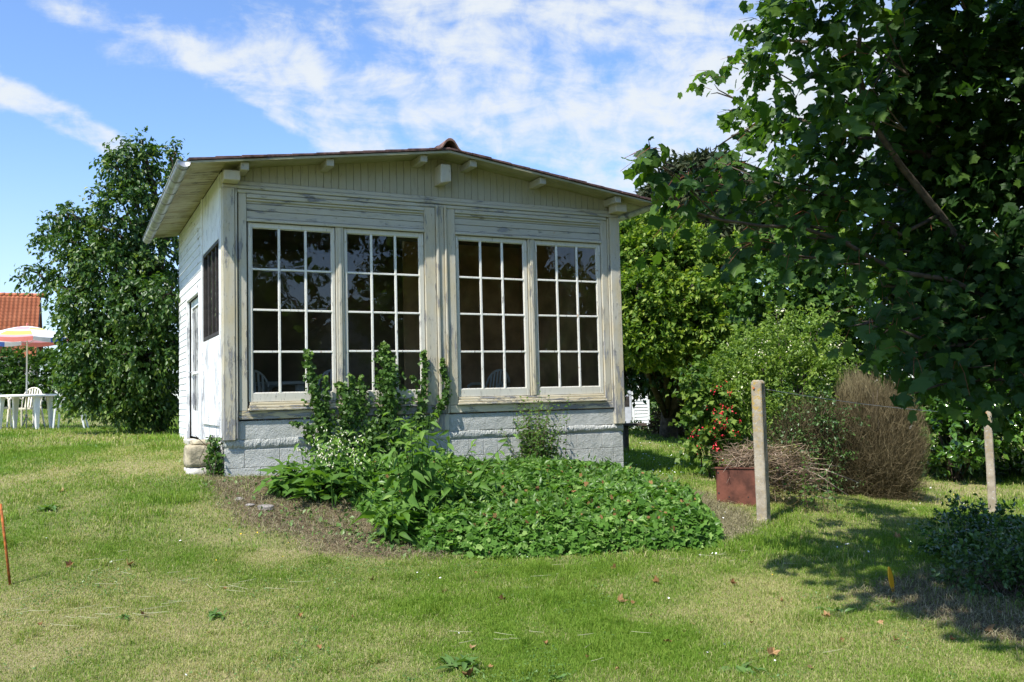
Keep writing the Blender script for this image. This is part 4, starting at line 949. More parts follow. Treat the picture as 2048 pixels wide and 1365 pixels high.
# low dark bushes lower right
for k, (px, py, Ls, lb) in enumerate([(1960, 1130, [(1930, 1065, 55, 45, 0, .3), (1990, 1070, 50, 50, 0, .35), (1960, 1110, 70, 40, -.1, .35), (1900, 1085, 40, 35, 0, .25), (2020, 1100, 50, 50, 0, .3)], 'low bluish-green bush in front of the second post'),
                                      (2020, 1195, [(1990, 1150, 70, 45, 0, .32), (2050, 1120, 60, 60, 0, .4), (1940, 1140, 45, 34, .1, .25), (2090, 1160, 60, 50, 0, .4), (2060, 1180, 60, 30, -.1, .3)], 'low dark green bush cut by the lower right picture edge')]):
    bx, by = gp(px, py, -.05); bz = g1(bx, by)
    Lk = lobes_px(Ls, by+.15); rr = random.Random(90+k)
    t = shrub('low_bush', lb, 'bush', (bx, by, bz), Lk, M['lf_dark'] if k else M['lf_laurel'], dict(seed=90+k, dens=110, nleaf=9, slen=.13, lsize=.05, droop=.1, young=.3, lo=.3, bt=.12 if not k else .5), 'oval', 'low bushes at the right edge', stems=26, sr=.005)
# --- distant growth right of the pavilion
bx, by, bz = onray(1365, 25.5)
shrub('juniper_bush', 'small dark bush with tan-tipped boughs in the distance beside the white shed', 'bush', (bx, by, bz), lobes_px([(1350, 850, 34, 24, 0, .7), (1385, 850, 40, 40, .2, .8), (1325, 862, 22, 14, 0, .5)], 25), M['twigs_brown'], dict(seed=100, dens=26, nleaf=9, slen=.4, lsize=.16, droop=.4, young=.3, lo=.3, bt=.25), 'dia', stems=6)
bx, by, bz = onray(1290, 27)
shrub('border_plants', 'low row of yellow-green border plants in front of the white shed', 'plant', (bx, by, bz), lobes_px([(1260, 860, 30, 9, 0, .4), (1295, 861, 26, 8, 0, .4), (1225, 860, 30, 9, 0, .4), (1322, 864, 14, 6, 0, .3)], 26.5), M['lf_bright'], dict(seed=101, dens=40, nleaf=7, slen=.14, lsize=.10, droop=.1, young=.2, lo=.3, bt=.35), 'dia', stems=6, sr=.005)
bx, by, bz = onray(1330, 33)
shrub('holly_bush', 'dark green holly bush behind the white shed in the distance', 'bush', (bx, by, bz), lobes_px([(1325, 820, 34, 34, 0, .9), (1365, 815, 40, 40, 0, 1), (1290, 810, 40, 40, 1.5, .8), (1240, 800, 40, 60, 1.5, .8), (1420, 820, 60, 60, 0, 1.2), (1500, 810, 80, 80, 0, 1.2), (1600, 800, 90, 90, 0, 1.2), (1720, 800, 90, 90, 0, 1.2), (1830, 830, 90, 90, 0, 1.2)], 33), M['lf_mid'], dict(seed=102, dens=8, nleaf=9, slen=.35, lsize=.24, droop=.2, young=.3, lo=.3, bt=.15), 'dia', stems=6)
# --- hedge behind the garden table, left
for k, px in enumerate((-150, -20, 95, 215)):
    bx, by, bz = onray(px, 31)
    shrub('hedge_shrub', ['dark hedge shrub at the left edge of the garden', 'dark clipped hedge shrub behind the parasol', 'dark hedge shrub with red berries right of the parasol pole', 'dark hedge shrub behind the pear tree'][k], 'hedge', (bx, by, bz),
          lobes_px([(px, 755, 75, 50, 0, .8), (px-30, 735, 45, 32, 0, .6), (px+30, 738, 45, 32, 0, .6), (px, 795, 75, 30, 0, .8)], 31), M['lf_mid'], dict(seed=110+k, dens=18, nleaf=9, slen=.22, lsize=.16, droop=.2, young=.2, lo=.5, bt=.10), 'dia', 'hedge shrubs behind the garden table', stems=8)

# --- the sycamore leaning in from the right
def sycamore():
    base = (6.1, 7.6, g1(6.1, 7.6)); t = empty('sycamore_tree', base, 'big shady sycamore whose branches hang in from the upper right', 'tree'); B = np.array(base)
    # lobes: (px, py, rx px, rz px, Y, rY m), real volumes hanging around the trunk
    Lo = []
    def lb(px, py, rx, rz_, Y, ry): c = at(px, py, Y); s = Y/FPX; Lo.append((np.array(c), np.array((rx*s, ry, rz_*s))))
    for q in [(1560, 60, 55, 55, 8.2, .35), (1545, 140, 50, 45, 8.6, .35), (1510, 130, 30, 34, 9.0, .25), (1640, 60, 80, 70, 7.6, .5), (1630, 170, 85, 60, 7.4, .5), (1740, 80, 90, 90, 7.2, .6), (1730, 210, 90, 75, 7.0, .6),
              (1500, 260, 50, 34, 9.4, .3), (1560, 250, 60, 45, 8.6, .4), (1640, 280, 80, 50, 8.0, .5), (1480, 330, 50, 30, 8.0, .3), (1430, 370, 60, 30, 7.2, .3), (1368, 375, 38, 18, 6.4, .2), (1385, 430, 42, 26, 6.6, .25), (1430, 440, 55, 34, 7.0, .3),
              (1500, 400, 65, 45, 7.4, .4), (1570, 360, 75, 50, 7.6, .5), (1570, 450, 70, 40, 7.2, .4), (1640, 400, 75, 60, 7.6, .5), (1640, 480, 60, 34, 7.0, .35), (1720, 350, 80, 60, 8.0, .6), (1720, 440, 70, 50, 7.6, .5),
              (1510, 500, 30, 22, 6.8, .2), (1580, 515, 50, 24, 6.8, .25), (1680, 530, 55, 24, 7.2, .3), (1760, 500, 55, 34, 7.6, .4), (1820, 450, 60, 50, 8.2, .5), (1830, 330, 60, 60, 8.6, .6), (1810, 200, 70, 70, 8.0, .6),
              (1770, 580, 50, 40, 7.2, .3), (1720, 650, 45, 26, 6.8, .25), (1790, 650, 55, 40, 7.0, .35), (1850, 580, 60, 50, 7.6, .5), (1840, 700, 55, 45, 7.0, .35), (1815, 745, 22, 20, 6.6, .1), (1900, 660, 60, 55, 7.4, .5), (1900, 740, 50, 24, 7.0, .25),
              (1960, 700, 60, 45, 7.2, .4), (2030, 770, 40, 24, 6.9, .2), (2040, 690, 70, 50, 7.4, .5), (1900, 520, 80, 70, 8.0, .7), (1920, 380, 90, 90, 8.4, .8), (1900, 230, 90, 90, 8.2, .8), (1880, 80, 100, 90, 8.0, .8),
              (1990, 160, 90, 110, 8.2, .9), (2010, 330, 90, 110, 8.4, .9), (2010, 500, 90, 100, 8.0, .9), (2030, 610, 80, 80, 7.6, .8), (2130, 300, 120, 160, 8.2, 1.1), (2130, 600, 110, 140, 7.8, 1.0), (2120, 60, 120, 150, 8.2, 1.1),
              (1330, 330, 18, 12, 6.2, .1), (1440, 185, 26, 16, 9.2, .2), (1640, -80, 120, 90, 7.4, .6), (1850, -120, 150, 110, 7.4, .7), (2100, -150, 160, 120, 7.4, .9), 
              (2250, 150, 130, 200, 7.5, 1.2), (2300, 500, 130, 200, 7.2, 1.2)]: lb(*q)
    for x, y, z, q in [(x_+.25, y_+.45, z_, q_) for x_, y_, z_, q_ in [(.7, 3.5, 5.6, .8), (2.2, 4.2, 6.2, .9), (3.4, 4.7, 6.5, 1.0), (2.0, 3.4, 5.2, .8), (1.2, 3.9, 5.6, .7), (.5, 4.5, 6.3, .8), (1.5, 4.9, 6.7, .9), (1.6, 3.2, 6.0, 1.0), (2.6, 3.4, 6.2, 1.1), (3.6, 3.4, 6.3, 1.1), (4.8, 4.6, 5.8, 1.2), (4.6, 3.2, 5.6, 1.1), (5.5, 5.2, 6.6, 1.4), (1.2, 2.6, 5.6, .9), (2.4, 2.6, 5.7, 1.0), (3.4, 2.4, 5.5, 1.0), (7.8, 7.0, 6.2, 1.6), (7.0, 5.0, 5.2, 1.6), (5.8, 3.8, 4.4, 1.2)]]: Lo.append((np.array((x, y, z)), np.array((q, q, q*.55))))
    Lo[-1:] = Lo[-1:]
    r = np.random.default_rng(77); parts = []; pet = MB()
    for i, (c, rad) in enumerate(Lo):
        near = (c[1] < 7.5 and c[0] < 3.2)
        vol = rad[0]*rad[2]+rad[0]*rad[1]+rad[1]*rad[2]
        if c[1] > 5.8: rad = rad*.78; c = c+np.array((0, 0, .09))
        n = max(4, int(vol*(44 if near else 66 if c[0] < 2.6 else 105 if c[0] < 3.2 else 190) if c[1] > 5.8 else vol*85))
        P, d = ellip(r, n, c, rad, .1, power=.5); n = len(P)
        tb = np.array((5.2, 8.5, 4.0)); g = norm(P-tb); D_ = norm(g*.9+d*.5+r.normal(0, .3, d.shape))
        J = sprigs(r, P, D_, 5, .28, .120 if near else .102, .75, .75, .3, .6, np.clip(r.normal(.68 if (c[0] < 3.1 and 3.1 < c[2] < 5.5 and c[1] > 5.8) else .35, .15, n), 0, 1), .13)  # lighter tone in the upper left lobes paints in sunlit leaves
        parts.append(J)
        for k in range(min(n, 4)):
            a = Vector(P[k]-B); b = a+Vector(D_[k])*.28; pet.tube([a, (a+b)/2+Vector((0, 0, .02)), b+Vector((0, 0, -.05))], [.0025, .002, .0012], 4, False)
    # airy leaves at the far-left shoot tip
    J = join_leaves(parts)
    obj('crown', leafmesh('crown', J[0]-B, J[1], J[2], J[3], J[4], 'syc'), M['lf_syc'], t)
    obj('leaf_stalks', pet.mesh('leaf_stalks'), M['petiole'], t)['kind'] = 'stuff'
    # limbs
    mb = MB(); rr = random.Random(8)
    def W(px, py, Y): return at(px, py, Y)-Vector(base)
    mb.tube([(0, 0, -.1), (-.05, .05, 1.2), (-.25, .3, 2.6), (-.2, .6, 4.5), (-.4, .5, 6.5)], [.30, .24, .20, .16, .10], 10)
    def limb(pts, r0, r1, name='limb'):
        n = len(pts); mb.tube(pts, [r0+(r1-r0)*k/(n-1) for k in range(n)], 6)
    tr = Vector((-.22, .3, 2.3)); tr2 = Vector((-.2, .5, 3.6))
    limb([tr, W(2040, 640, 8.0), W(1960, 540, 7.9), W(1880, 430, 7.8), W(1800, 330, 7.7), W(1740, 240, 7.6), W(1715, 130, 7.5), W(1725, 10, 7.4), W(1740, -150, 7.6)], .050, .010)
    limb([W(2040, 640, 8.0), W(1980, 600, 7.7), W(1900, 560, 7.4), W(1800, 545, 7.2), W(1740, 515, 7.1), W(1680, 480, 7.0), W(1600, 455, 6.9), W(1520, 452, 6.7), W(1440, 440, 6.6), W(1370, 420, 6.4), W(1330, 370, 6.3), W(1300, 300, 6.2), W(1297, 278, 6.2)], .026, .0025)
    limb([W(1440, 440, 6.6), W(1390, 390, 6.5), W(1345, 345, 6.4), W(1318, 330, 6.3)], .007, .003)
    limb([tr2, W(1950, 350, 8.3), W(1820, 300, 8.3), W(1700, 270, 8.4), W(1600, 240, 8.5), W(1530, 245, 8.9), W(1470, 270, 9.2), W(1425, 300, 9.4)], .05, .004)
    limb([tr2, W(1900, 120, 8.2), W(1780, 90, 8.0), W(1660, 90, 8.0), W(1570, 80, 8.3), W(1500, 60, 8.6)], .05, .004)
    limb([W(1880, 430, 7.8), W(1800, 470, 7.6), W(1700, 400, 7.5), W(1600, 380, 7.4), W(1500, 350, 7.6), W(1440, 325, 7.8)], .02, .003)
    limb([tr, W(2030, 700, 7.5), W(1950, 690, 7.2), W(1870, 690, 7.0), W(1800, 660, 6.9), W(1720, 650, 6.8)], .035, .003)
    limb([tr, W(2040, 760, 7.2), W(1960, 760, 7.0), W(1880, 770, 6.9), W(1820, 790, 6.6)], .025, .003)
    for c, rad in Lo:
        c = Vector(c)-Vector(base)
        for k in range(3):
            q = c+Vector((rr.uniform(-1, 1)*rad[0], rr.uniform(-1, 1)*rad[1], rr.uniform(-1, 1)*rad[2])); s = c+(Vector((-.6, .6, 2.8))-c).normalized()*rad[0]*1.3
            mb.tube([s, c.lerp(q, .3), q], [.008, .006, .0025], 4, False)
    obj('trunk', mb.mesh('trunk'), M['bark'], t)
    # the young upright shoot at the very tip of the low branch
    A = []; st = [(1297, 278, 6.2), (1312, 300, 6.2), (1290, 300, 6.2), (1300, 325, 6.2), (1310, 345, 6.25), (1290, 345, 6.2), (1325, 365, 6.3), (1300, 372, 6.2), (1335, 395, 6.3), (1310, 400, 6.3)]
    P = np.array([W(*s) for s in st]); n = len(P); rg = np.random.default_rng(3)
    sz = np.array([.05, .07, .06, .07, .14, .15, .16, .15, .16, .16]); D_ = norm(rg.normal(0, .7, (n, 3))+np.array([0, -.1, -.25])); N_ = norm(rg.normal(0, .5, (n, 3))+np.array([0, -.8, .5]))
    obj('tip_leaves', leafmesh('tip_leaves', P, D_, N_, sz, rg.uniform(.3, .9, n), 'syc'), M['lf_syc'], t)
sycamore()

# --- planted bank in front of the pavilion
r = np.random.default_rng(200)
X0 = np.array(BED); n = 90000; x = r.uniform(X0[:, 0].min(), X0[:, 0].max(), n); y = r.uniform(X0[:, 1].min(), X0[:, 1].max(), n)
pd = poly_dist(x, y, BED)+(fbm(x, y, 3.5, 3, 44)-.5)*.22; k = (pd > 0) & (((x-P0.x)*NV.x+(y-P0.y)*NV.y) < -.02); x, y, pd = x[k], y[k], pd[k]
k = r.random(len(x)) < np.clip((x+2.6)/1.6, .10, 1); x, y, pd = x[k][:25000], y[k][:25000], pd[k][:25000]
hh = .27*np.clip(pd/.28, .0, 1)**.6*(.45+.6*fbm(x, y, 1.7, 3, 40)+.55*fbm(x, y, 5, 2, 43)) * np.clip((x+3.2)/1.6, .35, 1)
z = gh(x, y)+hh*np.where(r.random(len(x)) < .72, r.uniform(.85, 1.08, len(x)), r.uniform(.1, .85, len(x)))
gx = (fbm(x+.1, y, 1.7, 3, 40)-fbm(x-.1, y, 1.7, 3, 40)); edge = np.clip(1-pd/.3, 0, 1)
out = np.stack([-.1*np.ones(len(x)), -1*np.ones(len(x)), 0*x], -1)
Nn = norm(np.stack([0*x, -.25-edge*.9, .9+0*x], -1)+r.normal(0, .42, (len(x), 3)))
Dd = norm(r.normal(0, .7, (len(x), 3))+np.array([.1, -.75, -.35]))
tn = np.clip(.33+r.normal(0, .17, len(x))+(r.random(len(x)) < .10)*.6+(fbm(x, y, 2.5, 2, 41)-.5)*.5, 0, 1)
o = obj('ground_cover', leafmesh('ground_cover', np.stack([x, y, z], -1), Dd, Nn, r.uniform(.038, .078, len(x)), tn, 'palm'), M['lf_cover'])
tag(o, 'dense carpet of lobed green leaves covering the bank', 'ground cover', kind='stuff')
tag(o, kind='stuff')
# stray stems, other weeds and dead leaves mixed into the bank
r = np.random.default_rng(210); kk = r.choice(len(x), 2600, replace=False); P_ = np.stack([x[kk], y[kk], gh(x[kk], y[kk])+hh[kk]*r.uniform(.85, 1.25, 2600)], -1)
o = obj('mixed_weeds', leafmesh('mixed_weeds', P_, norm(r.normal(0, .7, (2600, 3))+np.array([0, -.2, .3])), norm(r.normal(0, .5, (2600, 3))+np.array([0, -.5, .7])), r.uniform(.04, .10, 2600), r.random(2600)*.7, 'lance'), M['lf_weed']); tag(o, 'narrow-leaved weeds poking through the carpet of lobed leaves', 'weeds', kind='stuff')
kk = r.choice(len(x), 260, replace=False); P_ = np.stack([x[kk], y[kk], gh(x[kk], y[kk])+hh[kk]*1.08], -1)
o = obj('dead_leaves', leafmesh('dead_leaves', P_, norm(r.normal(0, .7, (260, 3))), norm(r.normal(0, .5, (260, 3))+np.array([0, -.3, .8])), r.uniform(.025, .055, 260), r.random(260)*.6, 'palm'), M['lf_brown']); tag(o, 'rusty dead leaves caught in the carpet of lobed leaves', 'dead leaves', kind='stuff')
def xyz(px, py, z0=.4): a, b = gp(px, py, z0); return a, b, g1(a, b)
# comfrey
def comfrey(label, base, nst, h, lean, seed, lsz, flowers, rad=.10, group='comfrey plants on the bank'):
    rr = random.Random(seed); S = fan(rr, nst, rad, h, lean)
    t = shoots('comfrey_plant', label, 'plant', base, S, M['lf_comfrey'], 'lance', lsz, seed, group, .007, 13, 'lf_comfrey', .55)
    r = np.random.default_rng(seed); n = nst*7; a = r.random(n)*6.28    # broad basal leaves
    P = np.stack([np.cos(a)*.06*0+r.normal(0, rad, n), r.normal(0, rad, n), r.uniform(.05, .3, n)], -1); D_ = norm(np.stack([np.cos(a), np.sin(a), r.uniform(-.2, .6, n)], -1))
    obj('basal_leaves', leafmesh('basal_leaves', P, D_, norm(np.array([0, 0, 1.])+r.normal(0, .3, (n, 3))), r.uniform(.16, .30, n), np.clip(r.normal(.35, .15, n), 0, 1), 'lance'), M['lf_comfrey'], t)
    if flowers:
        mb = MB()
        for dx, dy, hh_, lx, ly in S:
            for k in range(9):
                s = rr.uniform(.7, 1.0); p = Vector((dx+lx*hh_*s**1.6+rr.gauss(0, .035), dy+ly*hh_*s**1.6+rr.gauss(0, .035), hh_*s*.97)); mb.tube([p, p+Vector((rr.gauss(0, .006), 0, -.012)), p+Vector((rr.gauss(0, .01), 0, -.026))], [.002, .006, .008], 5)
        mb.build('blossom', M['white_fl'], t)
    return t
comfrey('tall flowering comfrey with pale drooping bells under the left window', xyz(650, 1000, .5), 18, .66, .20, 301, .17, True, .16)
comfrey('tallest dark comfrey standing in the middle of the bank', xyz(820, 1062, .4), 17, .98, .17, 302, .25, False, .13)
comfrey('leafy comfrey leaning right beside the middle of the bank', xyz(900, 1035, .4), 11, .74, .36, 303, .21, False, .13)
comfrey('low broad-leaved comfrey at the left end of the bank', xyz(580, 990, .5), 9, .34, .45, 304, .19, False, .10)
comfrey('small comfrey between the two tall ones', xyz(745, 1005, .5), 9, .56, .26, 305, .17, False, .12)
comfrey('drooping comfrey at the front left edge of the planted bank', xyz(790, 1085, .3), 8, .42, .45, 306, .17, False, .08)
# slender sapling against the plinth
_p = loc(3.85, -.28, 0); bx, by, bz = _p.x, _p.y, g1(_p.x, _p.y)
rr = random.Random(31); S = fan(rr, 64, .13, .80, .27, .35)+[(.0, .04, 1.22, .04, -.02), (-.05, .05, .95, -.10, 0), (.05, .03, 1.0, .12, 0)]
shoots('birch_sapling', 'small thin many-stemmed sapling against the grey blocks under the right window', 'plant', (bx, by, bz), S, M['lf_mid'], 'oval', .074, 310, stem_r=.003, nleaf=24, droop=.4)
# ivy climbing the front
def ivy():
    base = loc(2.0, -.05, .65); t = empty('ivy', base, 'green ivy climbing the sill and lower panes of the left windows', 'ivy'); B = np.array(base); r = np.random.default_rng(320)
    cols = [  # (px,py path) with half width px
        ([(640, 905), (640, 850), (632, 800), (620, 745), (612, 700)], [34, 24, 17, 10, 5], 1500), ([(650, 870), (652, 800), (648, 750)], [14, 10, 4], 240),
        ([(690, 900), (690, 840), (695, 800), (678, 765)], [44, 34, 22, 8], 1500), ([(705, 800), (702, 765), (700, 748)], [14, 6, 3], 160), ([(722, 850), (724, 790), (720, 750)], [24, 12, 4], 330),
        ([(780, 905), (775, 840), (775, 780), (772, 730), (765, 685)], [42, 34, 30, 20, 6], 3000), ([(820, 870), (835, 830), (845, 780), (848, 735), (846, 702)], [30, 20, 13, 7, 3], 700), ([(740, 905), (745, 850)], [40, 28], 900),
        ([(865, 832), (878, 808), (890, 790), (893, 765), (882, 740), (884, 715)], [10, 12, 12, 9, 5, 2], 420), ([(835, 850), (862, 835)], [24, 10], 300), ([(600, 848), (580, 842)], [8, 4], 40), ([(618, 850), (615, 880)], [9, 9], 110), ([(830, 760), (822, 750)], [5, 3], 30), ([(660, 925), (740, 930), (800, 925)], [34, 34, 34], 900)]
    Ps, St = [], MB(); Tn = []
    for path, wd, n in cols:
        pts = np.array([fac(a, b) for a, b in path]); n = int(n*.62); W_ = np.array(wd)*(P0.y/FPX)*1.0; s = np.sort(r.random(n)**1.15)*(len(path)-1); i = np.minimum(s.astype(int), len(path)-2); f = s-i
        c = pts[i]*(1-f)[:, None]+pts[i+1]*f[:, None]; w_ = W_[i]*(1-f)+W_[i+1]*f
        u = c[:, 0]+np.clip(r.normal(0, .55, n), -1.5, 1.5)*w_*(.75+.5*np.sin(s*9+c[:, 1]*14)); z_ = c[:, 1]+r.normal(0, .5, n)*w_*.6; dep = -.02-np.abs(r.normal(0, .35, n))*np.minimum(w_*1.0, .16)
        Ps.append(np.stack([u, dep, z_], -1)); Tn.append(np.clip(r.normal(.32, .14, n)+.45*(s/(len(path)-1))**3*(r.random(n) < .6), 0, 1))
        for q in range(3):
            St.tube([Vector(loc(pts[j][0]+rr.gauss(0, W_[j]*.3), -.022, pts[j][1]))-Vector(base) for j in range(len(path))], .004, 4, False)
    L_ = np.concatenate(Ps); Wp = np.array(P0)+L_[:, :1]*np.array(DV)+L_[:, 1:2]*np.array(NV)+L_[:, 2:]*np.array([0, 0, 1.]); n = len(Wp)
    out = -np.array(NV)
    obj('leaves', leafmesh('leaves', Wp-B, norm(r.normal(0, .55, (n, 3))+np.array([0, 0, -.8])+out*.2), norm(out*1.0+np.array([0, 0, .45])+r.normal(0, .42, (n, 3))), r.uniform(.030, .062, n), np.concatenate(Tn), 'palm3'), M['lf_ivy'], t)
    St.build('stems', M['bark'], t)
ivy()
# ivy on the stone pier at the corner
base = loc(-.10, .12, .72); B = np.array(base); r = np.random.default_rng(330); n = 420
q = np.stack([np.clip(r.normal(0, .35, n), -1, 1)*.12, np.clip(r.normal(0, .4, n), -1, 1)*.09, r.random(n)**1.2*.55-.05], -1)
t = empty('ivy', base, 'scruffy ivy and weeds growing between the stone pier and the corner post', 'ivy')
obj('leaves', leafmesh('leaves', q, norm(r.normal(0, .6, (n, 3))+np.array([0, 0, -.4])), norm(r.normal(0, .5, (n, 3))+np.array([0, -.6, .5])), r.uniform(.03, .06, n), r.random(n)*.7, 'palm3'), M['lf_ivy'], t)
mb = MB()
for k in range(8): mb.tube([(rr.gauss(0, .05), rr.gauss(0, .04), -.05), (rr.gauss(0, .05), rr.gauss(0, .04), .25), (rr.gauss(0, .07), rr.gauss(0, .05), .52)], .004, 4, False)
mb.build('stems', M['bark'], t)
# loose weeds along the bank edge
r = np.random.default_rng(340); A = []
for (px, py, n, sp, sz) in [(470, 965, 60, .25, .05), (520, 1000, 50, .3, .05), (600, 1030, 50, .25, .06), (700, 1060, 70, .3, .07), (740, 1085, 60, .2, .07), (420, 935, 50, .2, .05), (560, 1055, 60, .35, .04), (800, 1100, 60, .2, .07), (1290, 960, 50, .2, .05), (1180, 950, 60, .2, .06)]:
    c = gp(px, py); x = r.normal(c[0], sp, n); y = r.normal(c[1], sp*.7, n); k = ~in_house(x, y, .05); x, y = x[k], y[k]; n = len(x)
    A.append((np.stack([x, y, gh(x, y)+r.uniform(0, .06, n)], -1), norm(r.normal(0, .7, (n, 3))+np.array([0, 0, .15])), norm(r.normal(0, .4, (n, 3))+np.array([0, 0, 1.])), r.uniform(.6, 1.2, n)*sz, r.random(n)))
J = join_leaves(A); tag(obj('bank_weeds', leafmesh('bank_weeds', *J, 'oval'), M['lf_weed']), 'scattered small weeds on the raked soil of the bank', 'weeds', kind='stuff')

# rosettes in the lawn
W_ = [(915, 1335, 'broad-leaved plantain rosette in the foreground lawn', .13, 26), (100, 1020, 'spreading weed clump in the left lawn behind the iron rod', .11, 24), (1480, 1345, 'dandelion rosette at the lower right of the lawn', .10, 16), (430, 1235, 'tufted weed in the left foreground lawn', .08, 20), (200, 895, 'small rosette in the lawn in front of the garden table', .12, 16), (240, 1240, 'small three-leaved weed in the left foreground', .07, 8), (1665, 1225, 'weed tuft at the edge of the bare soil patch', .09, 16), (1110, 1362, 'clover patch at the bottom of the lawn', .05, 26)]
for k, (px, py, lb_, sz, n) in enumerate(W_):
    c = xyz(px, py, .05); r = np.random.default_rng(400+k); a = r.random(n)*6.28; q = np.stack([r.normal(0, sz*.35, n), r.normal(0, sz*.3, n), r.uniform(0, .015, n)], -1)
    o = obj('rosette_weed', leafmesh('rosette_weed', q, norm(np.stack([np.cos(a), np.sin(a), r.uniform(.1, .7, n)], -1)), norm(np.array([0, 0, 1.])+r.normal(0, .25, (n, 3))), r.uniform(.6, 1.2, n)*sz, r.uniform(.1, .7, n), 'lance' if k != 7 else 'oval'), M['lf_weed'], None, c); tag(o, lb_, 'weed', 'rosette weeds in the lawn')
# clover and small broad weeds mixed through the turf
r = np.random.default_rng(460); x, y = scatter(r, 260000, 4.6, 12, .08); q = fbm(x, y, 1.3, 3, 61)*.6+fbm(x, y, 5, 2, 62)*.4
k = (r.random(len(x)) < np.clip((q-.56)*5, 0, 1)*.5) & (soilf(x, y) < .6) & (poly_dist(x, y, BED) < -.05); x, y = x[k][:16000], y[k][:16000]; n = len(x)
o = obj('clover', leafmesh('clover', np.stack([x, y, gh(x, y)+r.uniform(.008, .03, n)], -1), norm(r.normal(0, .7, (n, 3))*np.array([1, 1, .3])), norm(r.normal(0, .3, (n, 3))+np.array([0, -.1, 1.])), r.uniform(.010, .026, n), r.random(n)*.7, 'oval'), M['lf_weed']); tag(o, 'clover and tiny broad-leaved weeds in patches through the lawn', 'clover', kind='stuff')
# long stalks of cut grass lying about, left foreground
r = np.random.default_rng(450); mb = MB()
for px, py, sp, n_ in ((90, 1235, .30, 16), (330, 1225, .3, 5), (480, 1180, .2, 8), (1060, 1290, .3, 6), (260, 1150, .5, 8), (1480, 1120, .3, 8), (800, 1180, .8, 4), (1300, 1300, .8, 5)):
    c = gp(px, py, .1)
    for k in range(n_):
        x_, y_ = r.normal(c[0], sp), r.normal(c[1], sp*.5); a = r.normal(.1, .5); l = r.uniform(.06, .20); pts = []
        for q in (0, .35, .7, 1): u_, v_ = x_+math.cos(a)*l*q, y_+math.sin(a)*l*q+.02*q*q; pts.append((u_, v_, g1(u_, v_)+.03))
        mb.tube(pts, [.0018, .0016, .0014, .001], 3, False)
tag(mb.build('straw_stalks', simple('pale_straw', (.42, .42, .25), .8)), 'pale cut grass stalks lying loose on the lawn', 'straw', kind='stuff')
# daisies and buttercups
r = np.random.default_rng(500)
def flowers(name, m, spec, size, label, cat):
    V, F, off_ = [], [], 0
    for (px, py, n, sp) in spec:
        c = gp(px, py, .3); x = r.normal(c[0], sp, n); y = r.normal(c[1], sp*1.6, n); k = ~in_house(x, y, .1); x, y = x[k], y[k]; z = gh(x, y)+r.uniform(.02, .045, len(x))
        for i in range(len(x)):
            s = size*.8*r.uniform(.6, 1.2)*(1+max(0, y[i]-12)*.05); tl = r.normal(0, .4, 2)
            ring = [(x[i]+s*math.cos(a), y[i]+s*math.sin(a), z[i]+s*(tl[0]*math.cos(a)+tl[1]*math.sin(a))) for a in np.arange(6)*math.pi/3]
            V += ring; F.append(list(range(off_, off_+6))); off_ += 6
    me = fastmesh(name, np.array(V), [np.array(F)]); tag(obj(name, me, m), label, cat, kind='stuff')
flowers('daisies', M['daisy'], [(1330, 930, 150, 1.0), (1400, 905, 130, 1.2), (1300, 950, 60, .6), (1360, 920, 100, 1.4), (1900, 1000, 40, .9), (1690, 1092, 12, .12), (1420, 1115, 5, .06), (1000, 1240, 6, 1.0), (1500, 1330, 7, .6), (300, 1150, 8, 1.0), (1020, 1290, 2, .02), (1880, 1000, 30, .8), (900, 1250, 5, .5)], .011, 'small white daisies dotted through the lawn', 'daisies')
flowers('buttercups', M['dandy'], [(1900, 1000, 22, .8), (300, 1140, 3, .8), (600, 1090, 6, .3), (820, 1120, 3, .3), (1350, 900, 10, 1.2), (1640, 1180, 2, .2)], .010, 'tiny yellow buttercups scattered in the lawn', 'buttercups')
# fallen sycamore leaves lying on the lawn
V0, F0 = TPL['palm']
def dead_leaf(seed):
    rg = random.Random(seed); V = []; fold = rg.uniform(1.0, 3.2); cx = rg.uniform(1.5, 4)
    for x, y, z in V0: V.append((x*.75, (y-.4), abs(x)*fold*.35 + (y-.4)**2*cx*.25 + rg.uniform(-.05, .08)))
    me = bpy.data.meshes.new('fallen_leaf'); me.from_pydata(V, [], [tuple(f) for f in F0]); me.update()
    a = me.attributes.new('tone', 'FLOAT', 'FACE'); tn = rg.uniform(.05, .8); a.data.foreach_set('value', [min(1, max(0, tn+rg.uniform(-.15, .15))) for _ in F0]); return me
DM = [dead_leaf(s) for s in range(7)]
FL = [(450, 1182), (705, 1240), (745, 1165), (950, 1150), (890, 1187), (1003, 1205), (1090, 1292, 0), (1238, 1208), (1265, 1210), (1315, 1168), (1303, 1235), (1385, 1252), (1465, 1172), (1562, 1205), (1655, 1240), (1683, 1285), (1788, 1285), (1850, 1265), (1620, 1340), (1905, 1285), (1175, 1320), (1235, 1345), (1335, 1290), (1370, 1270), (980, 1340), (945, 1300), (940, 1358), (285, 1235), (140, 1135), (420, 1270), (600, 1237), (638, 1300), (125, 985), (1230, 1140), (1790, 1210), (1795, 1080), (1910, 1190), (1970, 1265), (2000, 1230), (1760, 1250), (80, 1255), (255, 1135), (1540, 1315), (1505, 1250)]
LMK = [('the rusty iron rod', 15, 1170), ('the yellow marker', 1787, 1186), ('the plantain rosette', 915, 1335), ('the dandelion rosette', 1480, 1345), ('the front edge of the planted bank', 1000, 1118), ('the tufted weed', 430, 1235), ('the raked stones', 510, 1015), ('the nearer concrete post', 1528, 1046), ('the low dark bushes', 1980, 1170), ('the small clover patch', 1110, 1362), ('the weed tuft beside the bare soil', 1665, 1225), ('the right tip of the planted bank', 1435, 1085), ('the left end of the bare soil', 760, 1118)]
rr = random.Random(77); l0 = None
